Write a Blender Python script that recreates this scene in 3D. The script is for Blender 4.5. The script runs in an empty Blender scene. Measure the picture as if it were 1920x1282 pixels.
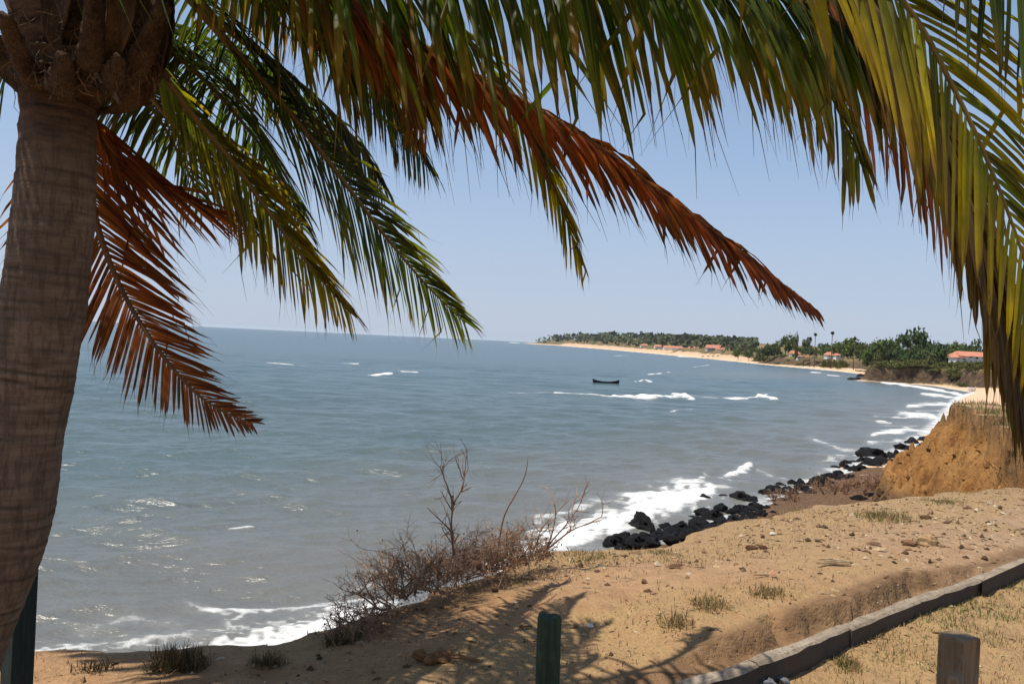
import bpy, bmesh, math, random
import numpy as np
from mathutils import Vector, Matrix
rad = math.radians
C = bpy.context.scene.collection
SC = bpy.context.scene
random.seed(7); RNG = np.random.default_rng(7)

# ------------------------------------------------------------------ camera
F = 1500.0                       # focal length in pixels of a 1920 wide picture
CAM = np.array([0.0, 0.0, 9.0])  # metres above the sea
PITCH, ROLL = -0.0920, 2.72      # degrees
_f = np.array([0, math.cos(rad(PITCH)), math.sin(rad(PITCH))])
_r0 = np.array([1.0, 0, 0]); _u0 = np.cross(_r0, _f)
_cr, _sr = math.cos(rad(ROLL)), math.sin(rad(ROLL))
_r = _r0*_cr + _u0*_sr; _u = -_r0*_sr + _u0*_cr
cam = bpy.data.cameras.new('camera'); cam.lens = 36*F/1920; cam.sensor_width = 36
cam.clip_start = 0.05; cam.clip_end = 100000
camo = bpy.data.objects.new('camera', cam); C.objects.link(camo)
camo.matrix_world = Matrix(((_r[0], _u[0], -_f[0], CAM[0]), (_r[1], _u[1], -_f[1], CAM[1]), (_r[2], _u[2], -_f[2], CAM[2]), (0, 0, 0, 1)))
SC.camera = camo

# ------------------------------------------------------------------ sky, sun, exposure
SUN_AZ, SUN_EL = -104.0, 67.0     # degrees from straight ahead (left negative), above the horizon
world = bpy.data.worlds.new('World'); SC.world = world; world.use_nodes = True
wn = world.node_tree; wn.nodes.clear()
sky = wn.nodes.new('ShaderNodeTexSky'); sky.sky_type = 'NISHITA'; sky.sun_disc = False
sky.sun_elevation = rad(SUN_EL); sky.sun_rotation = rad(SUN_AZ)
sky.air_density = 1.0; sky.dust_density = 0.6; sky.ozone_density = 1.5; sky.altitude = 0
bg = wn.nodes.new('ShaderNodeBackground'); bg.inputs['Strength'].default_value = 0.10
wo = wn.nodes.new('ShaderNodeOutputWorld')
# pale blue haze low in the sky, all round the horizon
_tc = wn.nodes.new('ShaderNodeTexCoord'); _sx = wn.nodes.new('ShaderNodeSeparateXYZ'); wn.links.new(_tc.outputs['Generated'], _sx.inputs[0])
_rp = wn.nodes.new('ShaderNodeValToRGB'); wn.links.new(_sx.outputs['Z'], _rp.inputs[0])
_rp.color_ramp.elements[0].position = 0.0; _rp.color_ramp.elements[0].color = (.97, .97, .97, 1)
_rp.color_ramp.elements[1].position = 0.75; _rp.color_ramp.elements[1].color = (.1, .1, .1, 1)
_e = _rp.color_ramp.elements.new(0.10); _e.color = (.86, .86, .86, 1); _e = _rp.color_ramp.elements.new(0.36); _e.color = (.38, .38, .38, 1)
_mx = wn.nodes.new('ShaderNodeMix'); _mx.data_type = 'RGBA'; wn.links.new(_rp.outputs[0], _mx.inputs[0]); wn.links.new(sky.outputs[0], _mx.inputs[6]); 
_hr = wn.nodes.new('ShaderNodeValToRGB'); wn.links.new(_sx.outputs['Z'], _hr.inputs[0]); _hr.color_ramp.elements[0].color = (.415, .475, .575, 1); _hr.color_ramp.elements[1].color = (.32, .43, .62, 1); _hr.color_ramp.elements[1].position = 0.22
_sc = wn.nodes.new('ShaderNodeVectorMath'); _sc.operation = 'SCALE'; _sc.inputs['Scale'].default_value = 10.0; wn.links.new(_hr.outputs[0], _sc.inputs[0]); wn.links.new(_sc.outputs[0], _mx.inputs[7])
wn.links.new(_mx.outputs[2], bg.inputs[0]); wn.links.new(bg.outputs[0], wo.inputs[0])
sun_dir = Vector((math.sin(rad(SUN_AZ))*math.cos(rad(SUN_EL)), math.cos(rad(SUN_AZ))*math.cos(rad(SUN_EL)), math.sin(rad(SUN_EL))))
sl = bpy.data.lights.new('sun', 'SUN'); sl.energy = 4.7; sl.angle = rad(0.53); sl.color = (1.0, 0.93, 0.82)
so = bpy.data.objects.new('sun', sl); C.objects.link(so); so.location = (0, 0, 60)
so.rotation_euler = sun_dir.to_track_quat('Z', 'Y').to_euler()
SC.view_settings.view_transform = 'Standard'; SC.view_settings.look = 'None'
SC.view_settings.exposure = 0.32; SC.view_settings.gamma = 1.0; SC.view_settings.use_curve_mapping = False
SC.render.engine = 'CYCLES'
SC.cycles.max_bounces = 6; SC.cycles.diffuse_bounces = 3; SC.cycles.transmission_bounces = 4; SC.cycles.transparent_max_bounces = 4
SC.cycles.caustics_reflective = False; SC.cycles.caustics_refractive = False

# ------------------------------------------------------------------ helpers
def at(px, py, D):               # picture position (1920 wide) at forward distance D
    return CAM + (_f + _r*((px-960)/F) + _u*((641-py)/F))*D
def onz(px, py, z):              # picture position on the level z
    d = _f + _r*((px-960)/F) + _u*((641-py)/F)
    return CAM + d*((z-CAM[2])/d[2])
_TAB = np.random.default_rng(99).random(65536)
def vn(x, y, s=0):
    x = np.asarray(x, float); y = np.asarray(y, float)
    xi = np.floor(x).astype(np.int64); yi = np.floor(y).astype(np.int64)
    fx = x-xi; fy = y-yi; fx = fx*fx*(3-2*fx); fy = fy*fy*(3-2*fy)
    h = lambda a, b: _TAB[((a*73856093) ^ (b*19349663) ^ (s*83492791+17)) & 65535]
    return (h(xi, yi)*(1-fx)+h(xi+1, yi)*fx)*(1-fy) + (h(xi, yi+1)*(1-fx)+h(xi+1, yi+1)*fx)*fy
def fbm(x, y, s=0, o=4):
    t = 0; a = 0.5; n = 0
    for k in range(o):
        t = t + a*vn(np.asarray(x)*2**k, np.asarray(y)*2**k, s+k); n += a; a *= 0.5
    return t/n
def sstep(a, b, x):
    t = np.clip((x-a)/(b-a), 0, 1); return t*t*(3-2*t)

def mesh_np(name, v, quads=None, tris=None, mat=None, smooth=True, attrs=None):
    me = bpy.data.meshes.new(name)
    v = np.asarray(v, np.float32)
    q = np.zeros((0, 4), np.int32) if quads is None else np.asarray(quads, np.int32).reshape(-1, 4)
    t = np.zeros((0, 3), np.int32) if tris is None else np.asarray(tris, np.int32).reshape(-1, 3)
    me.vertices.add(len(v)); me.vertices.foreach_set('co', v.ravel())
    me.loops.add(q.size+t.size); me.loops.foreach_set('vertex_index', np.concatenate([q.ravel(), t.ravel()]))
    me.polygons.add(len(q)+len(t))
    st = np.concatenate([np.arange(len(q))*4, len(q)*4+np.arange(len(t))*3]).astype(np.int32)
    me.polygons.foreach_set('loop_start', st)
    me.polygons.foreach_set('use_smooth', np.full(len(q)+len(t), smooth))
    if attrs:
        for k, a in attrs.items():
            a = np.asarray(a, np.float32)
            if a.ndim == 1:
                me.attributes.new(k, 'FLOAT', 'POINT').data.foreach_set('value', a)
            else:
                if a.shape[1] == 3: a = np.hstack([a, np.ones((len(a), 1), np.float32)])
                me.attributes.new(k, 'FLOAT_COLOR', 'POINT').data.foreach_set('color', a.ravel())
    if mat: me.materials.append(mat)
    me.update(calc_edges=True); me.validate()
    return me
def obj(name, me, parent=None, kind=None):
    o = bpy.data.objects.new(name, me); C.objects.link(o)
    if parent is not None: o.parent = parent
    if kind: o['kind'] = kind
    return o
def tag(o, label, cat, group=None):
    o['label'] = label; o['category'] = cat
    if group: o['group'] = group
    return o
def empty(name, loc, rz=0.0, label=None, cat=None, group=None):
    o = bpy.data.objects.new(name, None); C.objects.link(o); o.empty_display_size = 0.1
    o.location = [float(a) for a in loc]; o.rotation_euler = (0, 0, rz)
    if label: tag(o, label, cat, group)
    return o
def dup(root, label=None):
    r = root.copy(); C.objects.link(r)
    if label: r['label'] = label
    for ch in list(root.children):
        c = ch.copy(); C.objects.link(c); c.parent = r
        for g in list(ch.children):
            d = g.copy(); C.objects.link(d); d.parent = c
    return r
def grid_quads(nr, nc):
    i = np.arange(nr-1)[:, None]*nc + np.arange(nc-1)[None]
    return np.stack([i, i+1, i+nc+1, i+nc], -1).reshape(-1, 4)
class MB:                        # collects vertices and faces of one mesh
    def __init__(s): s.v = []; s.f = []; s.c = []
    def add(s, v, f, c=None):
        b = len(s.v); s.v += [tuple(map(float, p)) for p in v]; s.f += [tuple(i+b for i in q) for q in f]
        if c is not None: s.c += [tuple(c)]*len(v) if np.ndim(c) == 1 else [tuple(k) for k in c]
    def tube(s, pts, rr, n=6, c=None, cap=True):
        pts = np.asarray(pts, float); m = len(pts)
        rr = np.full(m, rr) if np.ndim(rr) == 0 else np.asarray(rr)
        T = np.gradient(pts, axis=0); T /= np.linalg.norm(T, axis=1)[:, None]+1e-9
        a = np.array([0.31, 0.52, 0.79]); v = []
        for k in range(m):
            x = np.cross(T[k], a); x /= np.linalg.norm(x)+1e-9; y = np.cross(T[k], x)
            for j in range(n):
                w = 2*math.pi*j/n; v.append(pts[k]+rr[k]*(math.cos(w)*x+math.sin(w)*y))
        f = [(k*n+j, k*n+(j+1) % n, (k+1)*n+(j+1) % n, (k+1)*n+j) for k in range(m-1) for j in range(n)]
        if cap: f += [tuple(range(n))[::-1], tuple(range((m-1)*n, m*n))]
        s.add(v, f, c)
    def box(s, c0, sx, sy, sz, rz=0.0, c=None):
        v = []
        for z in (-.5, .5):
            for x, y in ((-.5, -.5), (.5, -.5), (.5, .5), (-.5, .5)):
                X, Y = x*sx, y*sy
                v.append((c0[0]+X*math.cos(rz)-Y*math.sin(rz), c0[1]+X*math.sin(rz)+Y*math.cos(rz), c0[2]+z*sz))
        s.add(v, [(3, 2, 1, 0), (4, 5, 6, 7), (0, 1, 5, 4), (1, 2, 6, 5), (2, 3, 7, 6), (3, 0, 4, 7)], c)
    def mesh(s, name, mat=None, smooth=False):
        me = bpy.data.meshes.new(name); me.from_pydata(s.v, [], s.f)
        if s.c and len(s.c) == len(s.v):
            a = np.ones((len(s.v), 4), np.float32); a[:, :3] = np.array(s.c)[:, :3]
            me.attributes.new('Col', 'FLOAT_COLOR', 'POINT').data.foreach_set('color', a.ravel())
        if mat: me.materials.append(mat)
        if smooth: me.polygons.foreach_set('use_smooth', [True]*len(me.polygons))
        me.update(); return me
    def obj(s, name, mat=None, parent=None, smooth=False, kind=None):
        return obj(name, s.mesh(name, mat, smooth), parent, kind)

# ------------------------------------------------------------------ materials
class NT:
    def __init__(s, name):
        s.m = bpy.data.materials.new(name); s.m.use_nodes = True
        s.t = s.m.node_tree; s.t.nodes.clear()
        s.out = s.t.nodes.new('ShaderNodeOutputMaterial')
    def n(s, typ, ins=None, **kw):
        nd = s.t.nodes.new('ShaderNode'+typ)
        for k, v in kw.items(): setattr(nd, k, v)
        for k, v in (ins or {}).items():
            if hasattr(v, 'links') or isinstance(v, bpy.types.NodeSocket): s.t.links.new(v, nd.inputs[k])
            else: nd.inputs[k].default_value = v
        return nd
    def link(s, a, b): s.t.links.new(a, b)
    def ramp(s, fac, stops, interp='LINEAR'):
        nd = s.t.nodes.new('ShaderNodeValToRGB'); e = nd.color_ramp; e.interpolation = interp
        while len(e.elements) < len(stops): e.elements.new(0.5)
        for k, (p, c) in enumerate(stops):
            e.elements[k].position = p; e.elements[k].color = (c, c, c, 1) if np.ndim(c) == 0 else (*c, 1)
        s.link(fac, nd.inputs[0]); return nd.outputs[0]
    def noise(s, scale, detail=4, rough=0.55, vec=None, dist=0.0):
        nd = s.n('TexNoise', {'Scale': scale, 'Detail': detail, 'Roughness': rough, 'Distortion': dist})
        if vec is not None: s.link(vec, nd.inputs['Vector'])
        return nd.outputs['Fac']
    def mix(s, fac, a, b, mode='MIX'):
        nd = s.t.nodes.new('ShaderNodeMix'); nd.data_type = 'RGBA'; nd.blend_type = mode
        for sock, v in ((nd.inputs[0], fac), (nd.inputs[6], a), (nd.inputs[7], b)):
            if isinstance(v, bpy.types.NodeSocket): s.link(v, sock)
            elif sock.type == 'RGBA': sock.default_value = (*v[:3], 1)
            else: sock.default_value = v
        return nd.outputs[2]
    def math(s, op, a, b=0.0, c=0.0, clamp=False):
        nd = s.t.nodes.new('ShaderNodeMath'); nd.operation = op; nd.use_clamp = clamp
        for k, v in enumerate((a, b, c)):
            if isinstance(v, bpy.types.NodeSocket): s.link(v, nd.inputs[k])
            else: nd.inputs[k].default_value = v
        return nd.outputs[0]
    def attr(s, name, out='Color'):
        return s.n('Attribute', attribute_name=name).outputs[out]
    def pos(s): return s.t.nodes.new('ShaderNodeNewGeometry').outputs['Position']
    def objc(s): return s.t.nodes.new('ShaderNodeTexCoord').outputs['Object']
    def scaled(s, vec, sc, rot=(0, 0, 0)):
        nd = s.n('Mapping'); nd.inputs['Scale'].default_value = sc; nd.inputs['Rotation'].default_value = rot
        s.link(vec, nd.inputs['Vector']); return nd.outputs[0]
    def bump(s, h, strength, dist):
        return s.n('Bump', {'Height': h, 'Strength': strength, 'Distance': dist}).outputs[0]
    def principled(s, col, rough=0.8, normal=None, spec=0.3):
        p = s.n('BsdfPrincipled'); 
        for k, v in (('Base Color', col), ('Roughness', rough), ('Specular IOR Level', spec)):
            if isinstance(v, bpy.types.NodeSocket): s.link(v, p.inputs[k])
            elif k == 'Base Color': p.inputs[k].default_value = (*v[:3], 1)
            else: p.inputs[k].default_value = v
        if normal is not None: s.link(normal, p.inputs['Normal'])
        s.link(p.outputs[0], s.out.inputs[0]); return p

def simple(name, col, rough=0.85, var=0.25, scale=6.0, bump=0.3, bdist=0.02, spec=0.2, objspace=True):
    t = NT(name); v = t.objc() if objspace else t.pos()
    n1 = t.noise(scale, 5, 0.6, v); n2 = t.noise(scale*7, 4, 0.6, v)
    a = tuple(c*(1-var) for c in col); b = tuple(min(1, c*(1+var)) for c in col)
    c1 = t.mix(t.ramp(n1, [(.3, 0.0), (.7, 1.0)]), a, b)
    c2 = t.mix(t.math('MULTIPLY', t.ramp(n2, [(.4, 0.0), (.65, 1.0)]), 0.35), c1, a)
    t.principled(c2, rough, t.bump(n2, bump, bdist), spec); return t.m
def colmat(name, rough=0.85, scale=5.0, var=0.35, spec=0.15, translucent=0.0, bump=0.0):
    t = NT(name); c = t.attr('Col'); v = t.pos()
    n1 = t.noise(scale, 4, 0.6, v)
    k = t.mix(t.ramp(n1, [(.3, 1.0-var), (.7, 1.0+0.0)]), (0, 0, 0), c) if False else t.mix(1.0, c, t.ramp(n1, [(.3, 1-var), (.72, 1.0)]), 'MULTIPLY')
    p = t.principled(k, rough, t.bump(n1, bump, 0.02) if bump else None, spec)
    if translucent > 0:
        tr = t.n('BsdfTranslucent', {'Color': k}); mx = t.n('MixShader', {0: translucent})
        t.link(p.outputs[0], mx.inputs[1]); t.link(tr.outputs[0], mx.inputs[2]); t.link(mx.outputs[0], t.out.inputs[0])
    return t.m

def mat_sea():
    t = NT('sea_water'); P = t.pos()
    shore = t.attr('shore', 'Fac'); foam = t.attr('foam', 'Fac')
    big = t.noise(0.03, 3, 0.5, t.scaled(P, (0.5, 1.0, 1)))
    s2 = t.math('ADD', shore, t.math('MULTIPLY', t.math('SUBTRACT', big, 0.5), 0.35), clamp=True)
    base = t.ramp(s2, [(0.0, (0.060, 0.098, 0.109)), (0.35, (0.078, 0.108, 0.112)), (0.62, (0.096, 0.116, 0.116)), (1.0, (0.128, 0.128, 0.118))])
    # ripples, stretched along the crests
    w1 = t.noise(1.25, 4, 0.55, t.scaled(P, (0.45, 1.0, 1), (0, 0, 0.22)), 0.6)
    w2 = t.noise(4.0, 4, 0.6, t.scaled(P, (0.5, 1.0, 1), (0, 0, -0.2)), 0.4)
    w3 = t.noise(0.16, 3, 0.5, t.scaled(P, (0.4, 1.0, 1), (0, 0, 0.15)), 0.4)
    h = t.math('ADD', t.math('MULTIPLY', w1, 0.46), t.math('MULTIPLY', w2, 0.15))
    h = t.math('ADD', h, t.math('MULTIPLY', w3, 0.9))
    nrm = t.bump(h, 0.50, 1.0)
    warp = t.n('VectorMath', {0: t.scaled(P, (0.6, 1, 1)), 1: t.n('VectorMath', {0: t.n('TexNoise', {'Scale': 0.8, 'Detail': 5, 'Vector': P}).outputs['Color'], 1: (2.2, 2.2, 2.2)}, operation='MULTIPLY').outputs[0]}, operation='ADD').outputs[0]
    v1 = t.n('TexVoronoi', {'Scale': 0.75, 'Vector': warp}, feature='DISTANCE_TO_EDGE').outputs['Distance']
    v2 = t.n('TexVoronoi', {'Scale': 2.3, 'Vector': warp}, feature='DISTANCE_TO_EDGE').outputs['Distance']
    web = t.math('MAXIMUM', t.ramp(v1, [(0.0, 1.0), (0.22, 0.0)]), t.math('MULTIPLY', t.ramp(v2, [(0.0, 1.0), (0.30, 0.0)]), 0.75))
    fn = t.noise(0.55, 8, 0.7, t.scaled(P, (0.6, 1.0, 1)), 0.8)
    st = t.noise(0.7, 7, 0.68, t.scaled(P, (0.3, 1.0, 1)), 0.5)
    N = t.math('ADD', t.math('MULTIPLY', t.ramp(fn, [(.33, 0.0), (.67, 1.0)]), 0.40), t.math('MULTIPLY', t.ramp(st, [(.33, 0.0), (.67, 1.0)]), 0.35))
    N = t.math('ADD', N, t.math('MULTIPLY', web, 0.35))
    f = t.math('MULTIPLY', foam, t.math('ADD', t.math('MULTIPLY', N, 1.25), 0.10))
    f = t.math('ADD', f, t.math('MULTIPLY', t.math('MULTIPLY', foam, foam), 0.10))
    mask = t.ramp(f, [(0.36, 0.0), (0.55, 0.45), (0.85, 1.0)])
    base = t.mix(t.math('MULTIPLY', foam, 0.5), base, (0.30, 0.30, 0.28))
    fb = t.noise(3.0, 5, 0.65, P)
    white = t.mix(fb, (0.62, 0.62, 0.60), (0.88, 0.89, 0.88))
    p = t.principled(base, 0.25, nrm, 0.42); p.inputs['IOR'].default_value = 1.333
    d = t.n('BsdfDiffuse', {'Color': white, 'Normal': t.bump(fb, 0.5, 0.3)})
    mx = t.n('MixShader', {0: mask}); t.link(p.outputs[0], mx.inputs[1]); t.link(d.outputs[0], mx.inputs[2])
    t.link(mx.outputs[0], t.out.inputs[0]); return t.m

def mat_ground():
    t = NT('dry_earth'); P = t.pos()
    face = t.attr('face', 'Fac'); grey = t.attr('grey', 'Fac'); grass = t.attr('grass', 'Fac')
    n1 = t.noise(0.7, 5, 0.6, P); n2 = t.noise(7, 6, 0.65, P); n3 = t.noise(60, 3, 0.6, P)
    sand = t.mix(t.ramp(n2, [(.3, 0.0), (.7, 1.0)]), (0.28, 0.158, 0.078), (0.405, 0.242, 0.124))
    dirt = t.mix(t.ramp(n2, [(.3, 0.0), (.7, 1.0)]), (0.25, 0.160, 0.096), (0.37, 0.256, 0.16))
    col = t.mix(t.math('ADD', grey, t.math('MULTIPLY', t.math('SUBTRACT', n1, 0.5), 0.8), clamp=True), sand, dirt)
    straw = t.mix(n3, (0.25, 0.162, 0.072), (0.39, 0.268, 0.128))
    gm = t.math('MULTIPLY', grass, t.ramp(n2, [(.35, 0.25), (.6, 1.0)]))
    col = t.mix(gm, col, straw)
    # orange sandy clay of the cut faces
    st = t.noise(1.3, 6, 0.65, t.scaled(P, (1, 1, 0.35)))
    org = t.ramp(st, [(.30, (0.21, 0.095, 0.034)), (.48, (0.42, 0.205, 0.067)), (.72, (0.54, 0.295, 0.108))])
    col = t.mix(face, col, org)
    col = t.mix(t.math('MULTIPLY', t.attr('soil', 'Fac'), 0.8), col, t.mix(t.ramp(n2, [(.3, 0.0), (.7, 1.0)]), (0.11, 0.065, 0.035), (0.25, 0.16, 0.085)))
    col = t.mix(t.attr('low', 'Fac'), col, t.mix(t.ramp(n2, [(.35, 0.0), (.65, 1.0)]), (0.055, 0.034, 0.024), (0.17, 0.10, 0.055)))
    col = t.mix(t.math('MULTIPLY', t.attr('cut', 'Fac'), t.ramp(n2, [(.3, 0.3), (.6, 0.9)])), col, (0.13, 0.075, 0.042))  # shade on the bank's broken face put into the soil colour
    # small dark and pale crumbs
    vo = t.n('TexVoronoi', {'Scale': 22.0, 'Vector': P})
    spot = t.ramp(vo.outputs['Distance'], [(0.12, 1.0), (0.2, 0.0)])
    pick = t.n('SeparateColor', {0: vo.outputs['Color']})
    dk = t.math('MULTIPLY', spot, t.math('GREATER_THAN', pick.outputs[0], 0.78))
    lt = t.math('MULTIPLY', spot, t.math('LESS_THAN', pick.outputs[1], 0.10))
    col = t.mix(t.math('MULTIPLY', dk, 0.8), col, (0.085, 0.05, 0.03))
    col = t.mix(t.math('MULTIPLY', lt, 0.7), col, (0.62, 0.52, 0.40))
    col = t.mix(t.ramp(n3, [(.35, 0.35), (.55, 0.0)]), col, (0.16, 0.10, 0.055))
    big = t.math('MULTIPLY', t.math('MULTIPLY', t.noise(2.2, 8, 0.72, t.scaled(P, (1, 1, .55))), face), 0.65)
    h = t.math('ADD', t.math('ADD', big, t.math('MULTIPLY', n2, 0.05)), t.math('MULTIPLY', n3, 0.012))
    h = t.math('ADD', h, t.math('MULTIPLY', spot, 0.008))
    t.principled(col, 0.95, t.bump(h, 0.9, 1.0), 0.1); return t.m

def mat_shore():
    t = NT('far_land'); P = t.pos(); sand = t.attr('sand', 'Fac'); bl = t.attr('bluff', 'Fac')
    n1 = t.noise(0.08, 5, 0.6, P); n2 = t.noise(0.6, 5, 0.65, P)
    veg = t.mix(n2, (0.075, 0.075, 0.03), (0.17, 0.14, 0.06))
    veg = t.mix(t.ramp(n1, [(.45, 0.0), (.65, 1.0)]), veg, (0.23, 0.155, 0.085))
    sd = t.mix(n2, (0.50, 0.33, 0.20), (0.66, 0.48, 0.33))
    br = t.mix(t.ramp(n2, [(.35, 0.0), (.7, 1.0)]), (0.03, 0.022, 0.018), (0.13, 0.085, 0.05))
    col = t.mix(sand, veg, sd); col = t.mix(bl, col, br)
    t.principled(col, 0.95, t.bump(n2, 0.8, 0.6), 0.1); return t.m

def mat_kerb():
    t = NT('stained_shaded_concrete'); P = t.pos(); n = t.noise(5, 5, 0.6, P); n2 = t.noise(40, 4, 0.6, P)
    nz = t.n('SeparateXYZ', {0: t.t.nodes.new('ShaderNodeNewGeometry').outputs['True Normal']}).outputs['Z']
    side = t.mix(n, (0.055, 0.045, 0.036), (0.11, 0.092, 0.075)); lit_top = t.mix(t.ramp(n, [(.35, 0.0), (.65, 1.0)]), (0.185, 0.148, 0.108), (0.32, 0.26, 0.195))  # shaded sides and sunlit top painted into the colour by facing
    c = t.mix(t.ramp(nz, [(.5, 0.0), (.8, 1.0)]), side, lit_top); c = t.mix(t.ramp(n2, [(.36, .5), (.5, 0.0)]), c, (0.10, 0.075, 0.05))
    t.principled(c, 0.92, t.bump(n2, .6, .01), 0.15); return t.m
def mat_bark():
    t = NT('palm_bark'); P = t.objc()
    ring = t.attr('ring', 'Fac')
    fib = t.noise(9, 6, 0.7, t.scaled(P, (5, 5, 0.9))); n2 = t.noise(4, 5, 0.65, P); hor = t.noise(5, 5, 0.7, t.scaled(P, (1, 1, 9)))
    c = t.mix(t.ramp(n2, [(.3, 0.0), (.7, 1.0)]), (0.138, 0.100, 0.072), (0.250, 0.188, 0.138))
    c = t.mix(t.ramp(hor, [(.35, 0.55), (.62, 0.0)]), c, (0.06, 0.038, 0.024))
    c = t.mix(t.ramp(fib, [(.42, 0.45), (.52, 0.0)]), c, (0.045, 0.028, 0.02))
    c = t.mix(t.math('MULTIPLY', ring, 0.8, clamp=True), c, (0.045, 0.028, 0.018))
    fz = t.noise(6, 6, 0.7, t.scaled(P, (1.2, 1.2, 5), (0, 0.4, 0))); c = t.mix(t.attr('fib', 'Fac'), c, t.mix(t.ramp(fz, [(.35, 0.0), (.65, 1.0)]), (0.022, 0.013, 0.009), (0.115, 0.068, 0.038)))
    h = t.math('ADD', t.math('MULTIPLY', fib, 0.6), hor)
    t.principled(c, 0.9, t.bump(h, 0.7, 0.02), 0.15); return t.m

def mat_sheath(name, a, b_):
    t = NT(name); P = t.objc(); n = t.noise(30, 6, 0.75, t.scaled(P, (6, 6, 0.5))); n2 = t.noise(8, 5, 0.6, P)
    c = t.mix(t.ramp(n, [(.36, 0.0), (.62, 1.0)]), a, b_); c = t.mix(t.ramp(n2, [(.45, 0.0), (.65, .7)]), c, tuple(x*.3 for x in a))
    t.principled(c, 0.9, t.bump(n, 0.9, 0.012), 0.12); return t.m
def mat_leaf():
    t = NT('palm_leaflet'); c = t.attr('Col'); u = t.attr('rib', 'Fac'); P = t.pos()
    n = t.noise(14, 4, 0.6, P); c = t.mix(1.0, c, t.ramp(n, [(.3, 0.62), (.7, 1.0)]), 'MULTIPLY')
    c = t.mix(t.math('MULTIPLY', t.ramp(u, [(.75, 0.0), (.95, 1.0)]), 0.45), c, (0.22, 0.17, 0.05))
    p = t.principled(c, 0.45, None, 0.22)
    tr = t.n('BsdfTranslucent', {'Color': t.mix(1.0, c, (2.0, 2.1, 0.55), 'MULTIPLY')})
    mx = t.n('MixShader', {0: 0.5}); t.link(p.outputs[0], mx.inputs[1]); t.link(tr.outputs[0], mx.inputs[2])
    t.link(mx.outputs[0], t.out.inputs[0]); return t.m

M = dict(sea=mat_sea(), ground=mat_ground(), shore=mat_shore(), bark=mat_bark(), leaf=mat_leaf(),
         rock=simple('black_basalt', (0.0115, 0.0100, 0.0115), 0.65, 0.6, 3.5, 1.0, 0.25, 0.3),
         rock2=simple('brown_rock', (0.17, 0.085, 0.04), 0.9, 0.5, 2.5, 0.9, 0.08, 0.2),
         twig=colmat('dry_twigs', 0.85, 6, 0.4), grass=colmat('grass_blades', 0.7, 3, 0.3, 0.2, 0.25),
         debris=colmat('debris', 0.9, 25, 0.45), tree=colmat('tree_leaves', 0.8, 0.35, 0.35, 0.15, 0.12), wood=simple('tree_trunk', (0.11, 0.085, 0.06)),
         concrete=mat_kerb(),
         boat=simple('dark_boat_paint', (0.012, 0.012, 0.018), 0.6, 0.3, 3, 0.1), white=simple('white_wall', (0.72, 0.70, 0.66), 0.9, 0.1, 0.6, 0.1),
         tile=simple('clay_roof', (0.46, 0.20, 0.13), 0.9, 0.3, 0.8, 0.3, 0.1), dark=simple('dark_opening', (0.02, 0.018, 0.016), 0.8),
         rachis=colmat('rachis', 0.6, 12, 0.3, 0.3), sheath=mat_sheath('palm_sheath', (.05, .032, .02), (.16, .105, .065)),
         rubber=simple('black_rubber', (0.015, 0.015, 0.015)), greywall=simple('grey_wall', (0.33, 0.34, 0.36), 0.9, 0.15))

# ------------------------------------------------------------------ land outline and heights
G = 7.25
SY = np.array([15, 21, 24, 32.5, 35, 39, 50.6, 64, 78.8, 109.6, 203, 241, 285, 300, 306, 312, 326, 470, 513, 584, 804, 1030, 1607, 2647, 3375, 3500], float)
SX = np.array([-12, -4.2, -3.2, 2, 5, 9.3, 17.5, 27.3, 38.9, 58.5, 114, 140, 152, 147, 134, 134, 170, 196, 195, 191, 204, 206, 204, 159, 40, 400], float)
def xs(y): return np.interp(y, SY, SX)
EDGE = np.array([(-40, -20), (-40, 3.0), (-12, 3.6), (-6, 4.1), (-2.35, 4.3), (-1.25, 4.5), (-1.02, 4.75), (-.87, 5), (-.55, 5.55), (.17, 6.3), (.63, 6.85), (1.63, 7.3), (2.84, 8.7), (3.92, 9.8), (4.85, 10.2),
                 (7.2, 11.5), (10.2, 13.8), (13.2, 17.2), (13.3, 19.8), (14.0, 22.0), (16.3, 23.4), (16.5, 26.6), (19.2, 28.0), (18.9, 32), (20.6, 33.8), (20.5, 37), (21.6, 39.4), (23.5, 40.5), (26, 39.6), (33, 45), (50, 60), (66, 80), (90, 80), (90, -20)], float)
def sdist(px, py, poly):         # positive inside
    x = px.ravel(); y = py.ravel(); best = np.full(x.shape, 1e9); ins = np.zeros(x.shape, bool)
    n = len(poly)
    for k in range(n):
        ax, ay = poly[k]; bx, by = poly[(k+1) % n]
        dx, dy = bx-ax, by-ay; L = dx*dx+dy*dy
        t = np.clip(((x-ax)*dx+(y-ay)*dy)/L, 0, 1)
        best = np.minimum(best, (x-ax-t*dx)**2+(y-ay-t*dy)**2)
        if ay != by:
            c = ((ay > y) != (by > y)) & (x < (bx-ax)*(y-ay)/(by-ay)+ax); ins ^= c
    d = np.sqrt(best); return np.where(ins, d, -d).reshape(px.shape)
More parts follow.
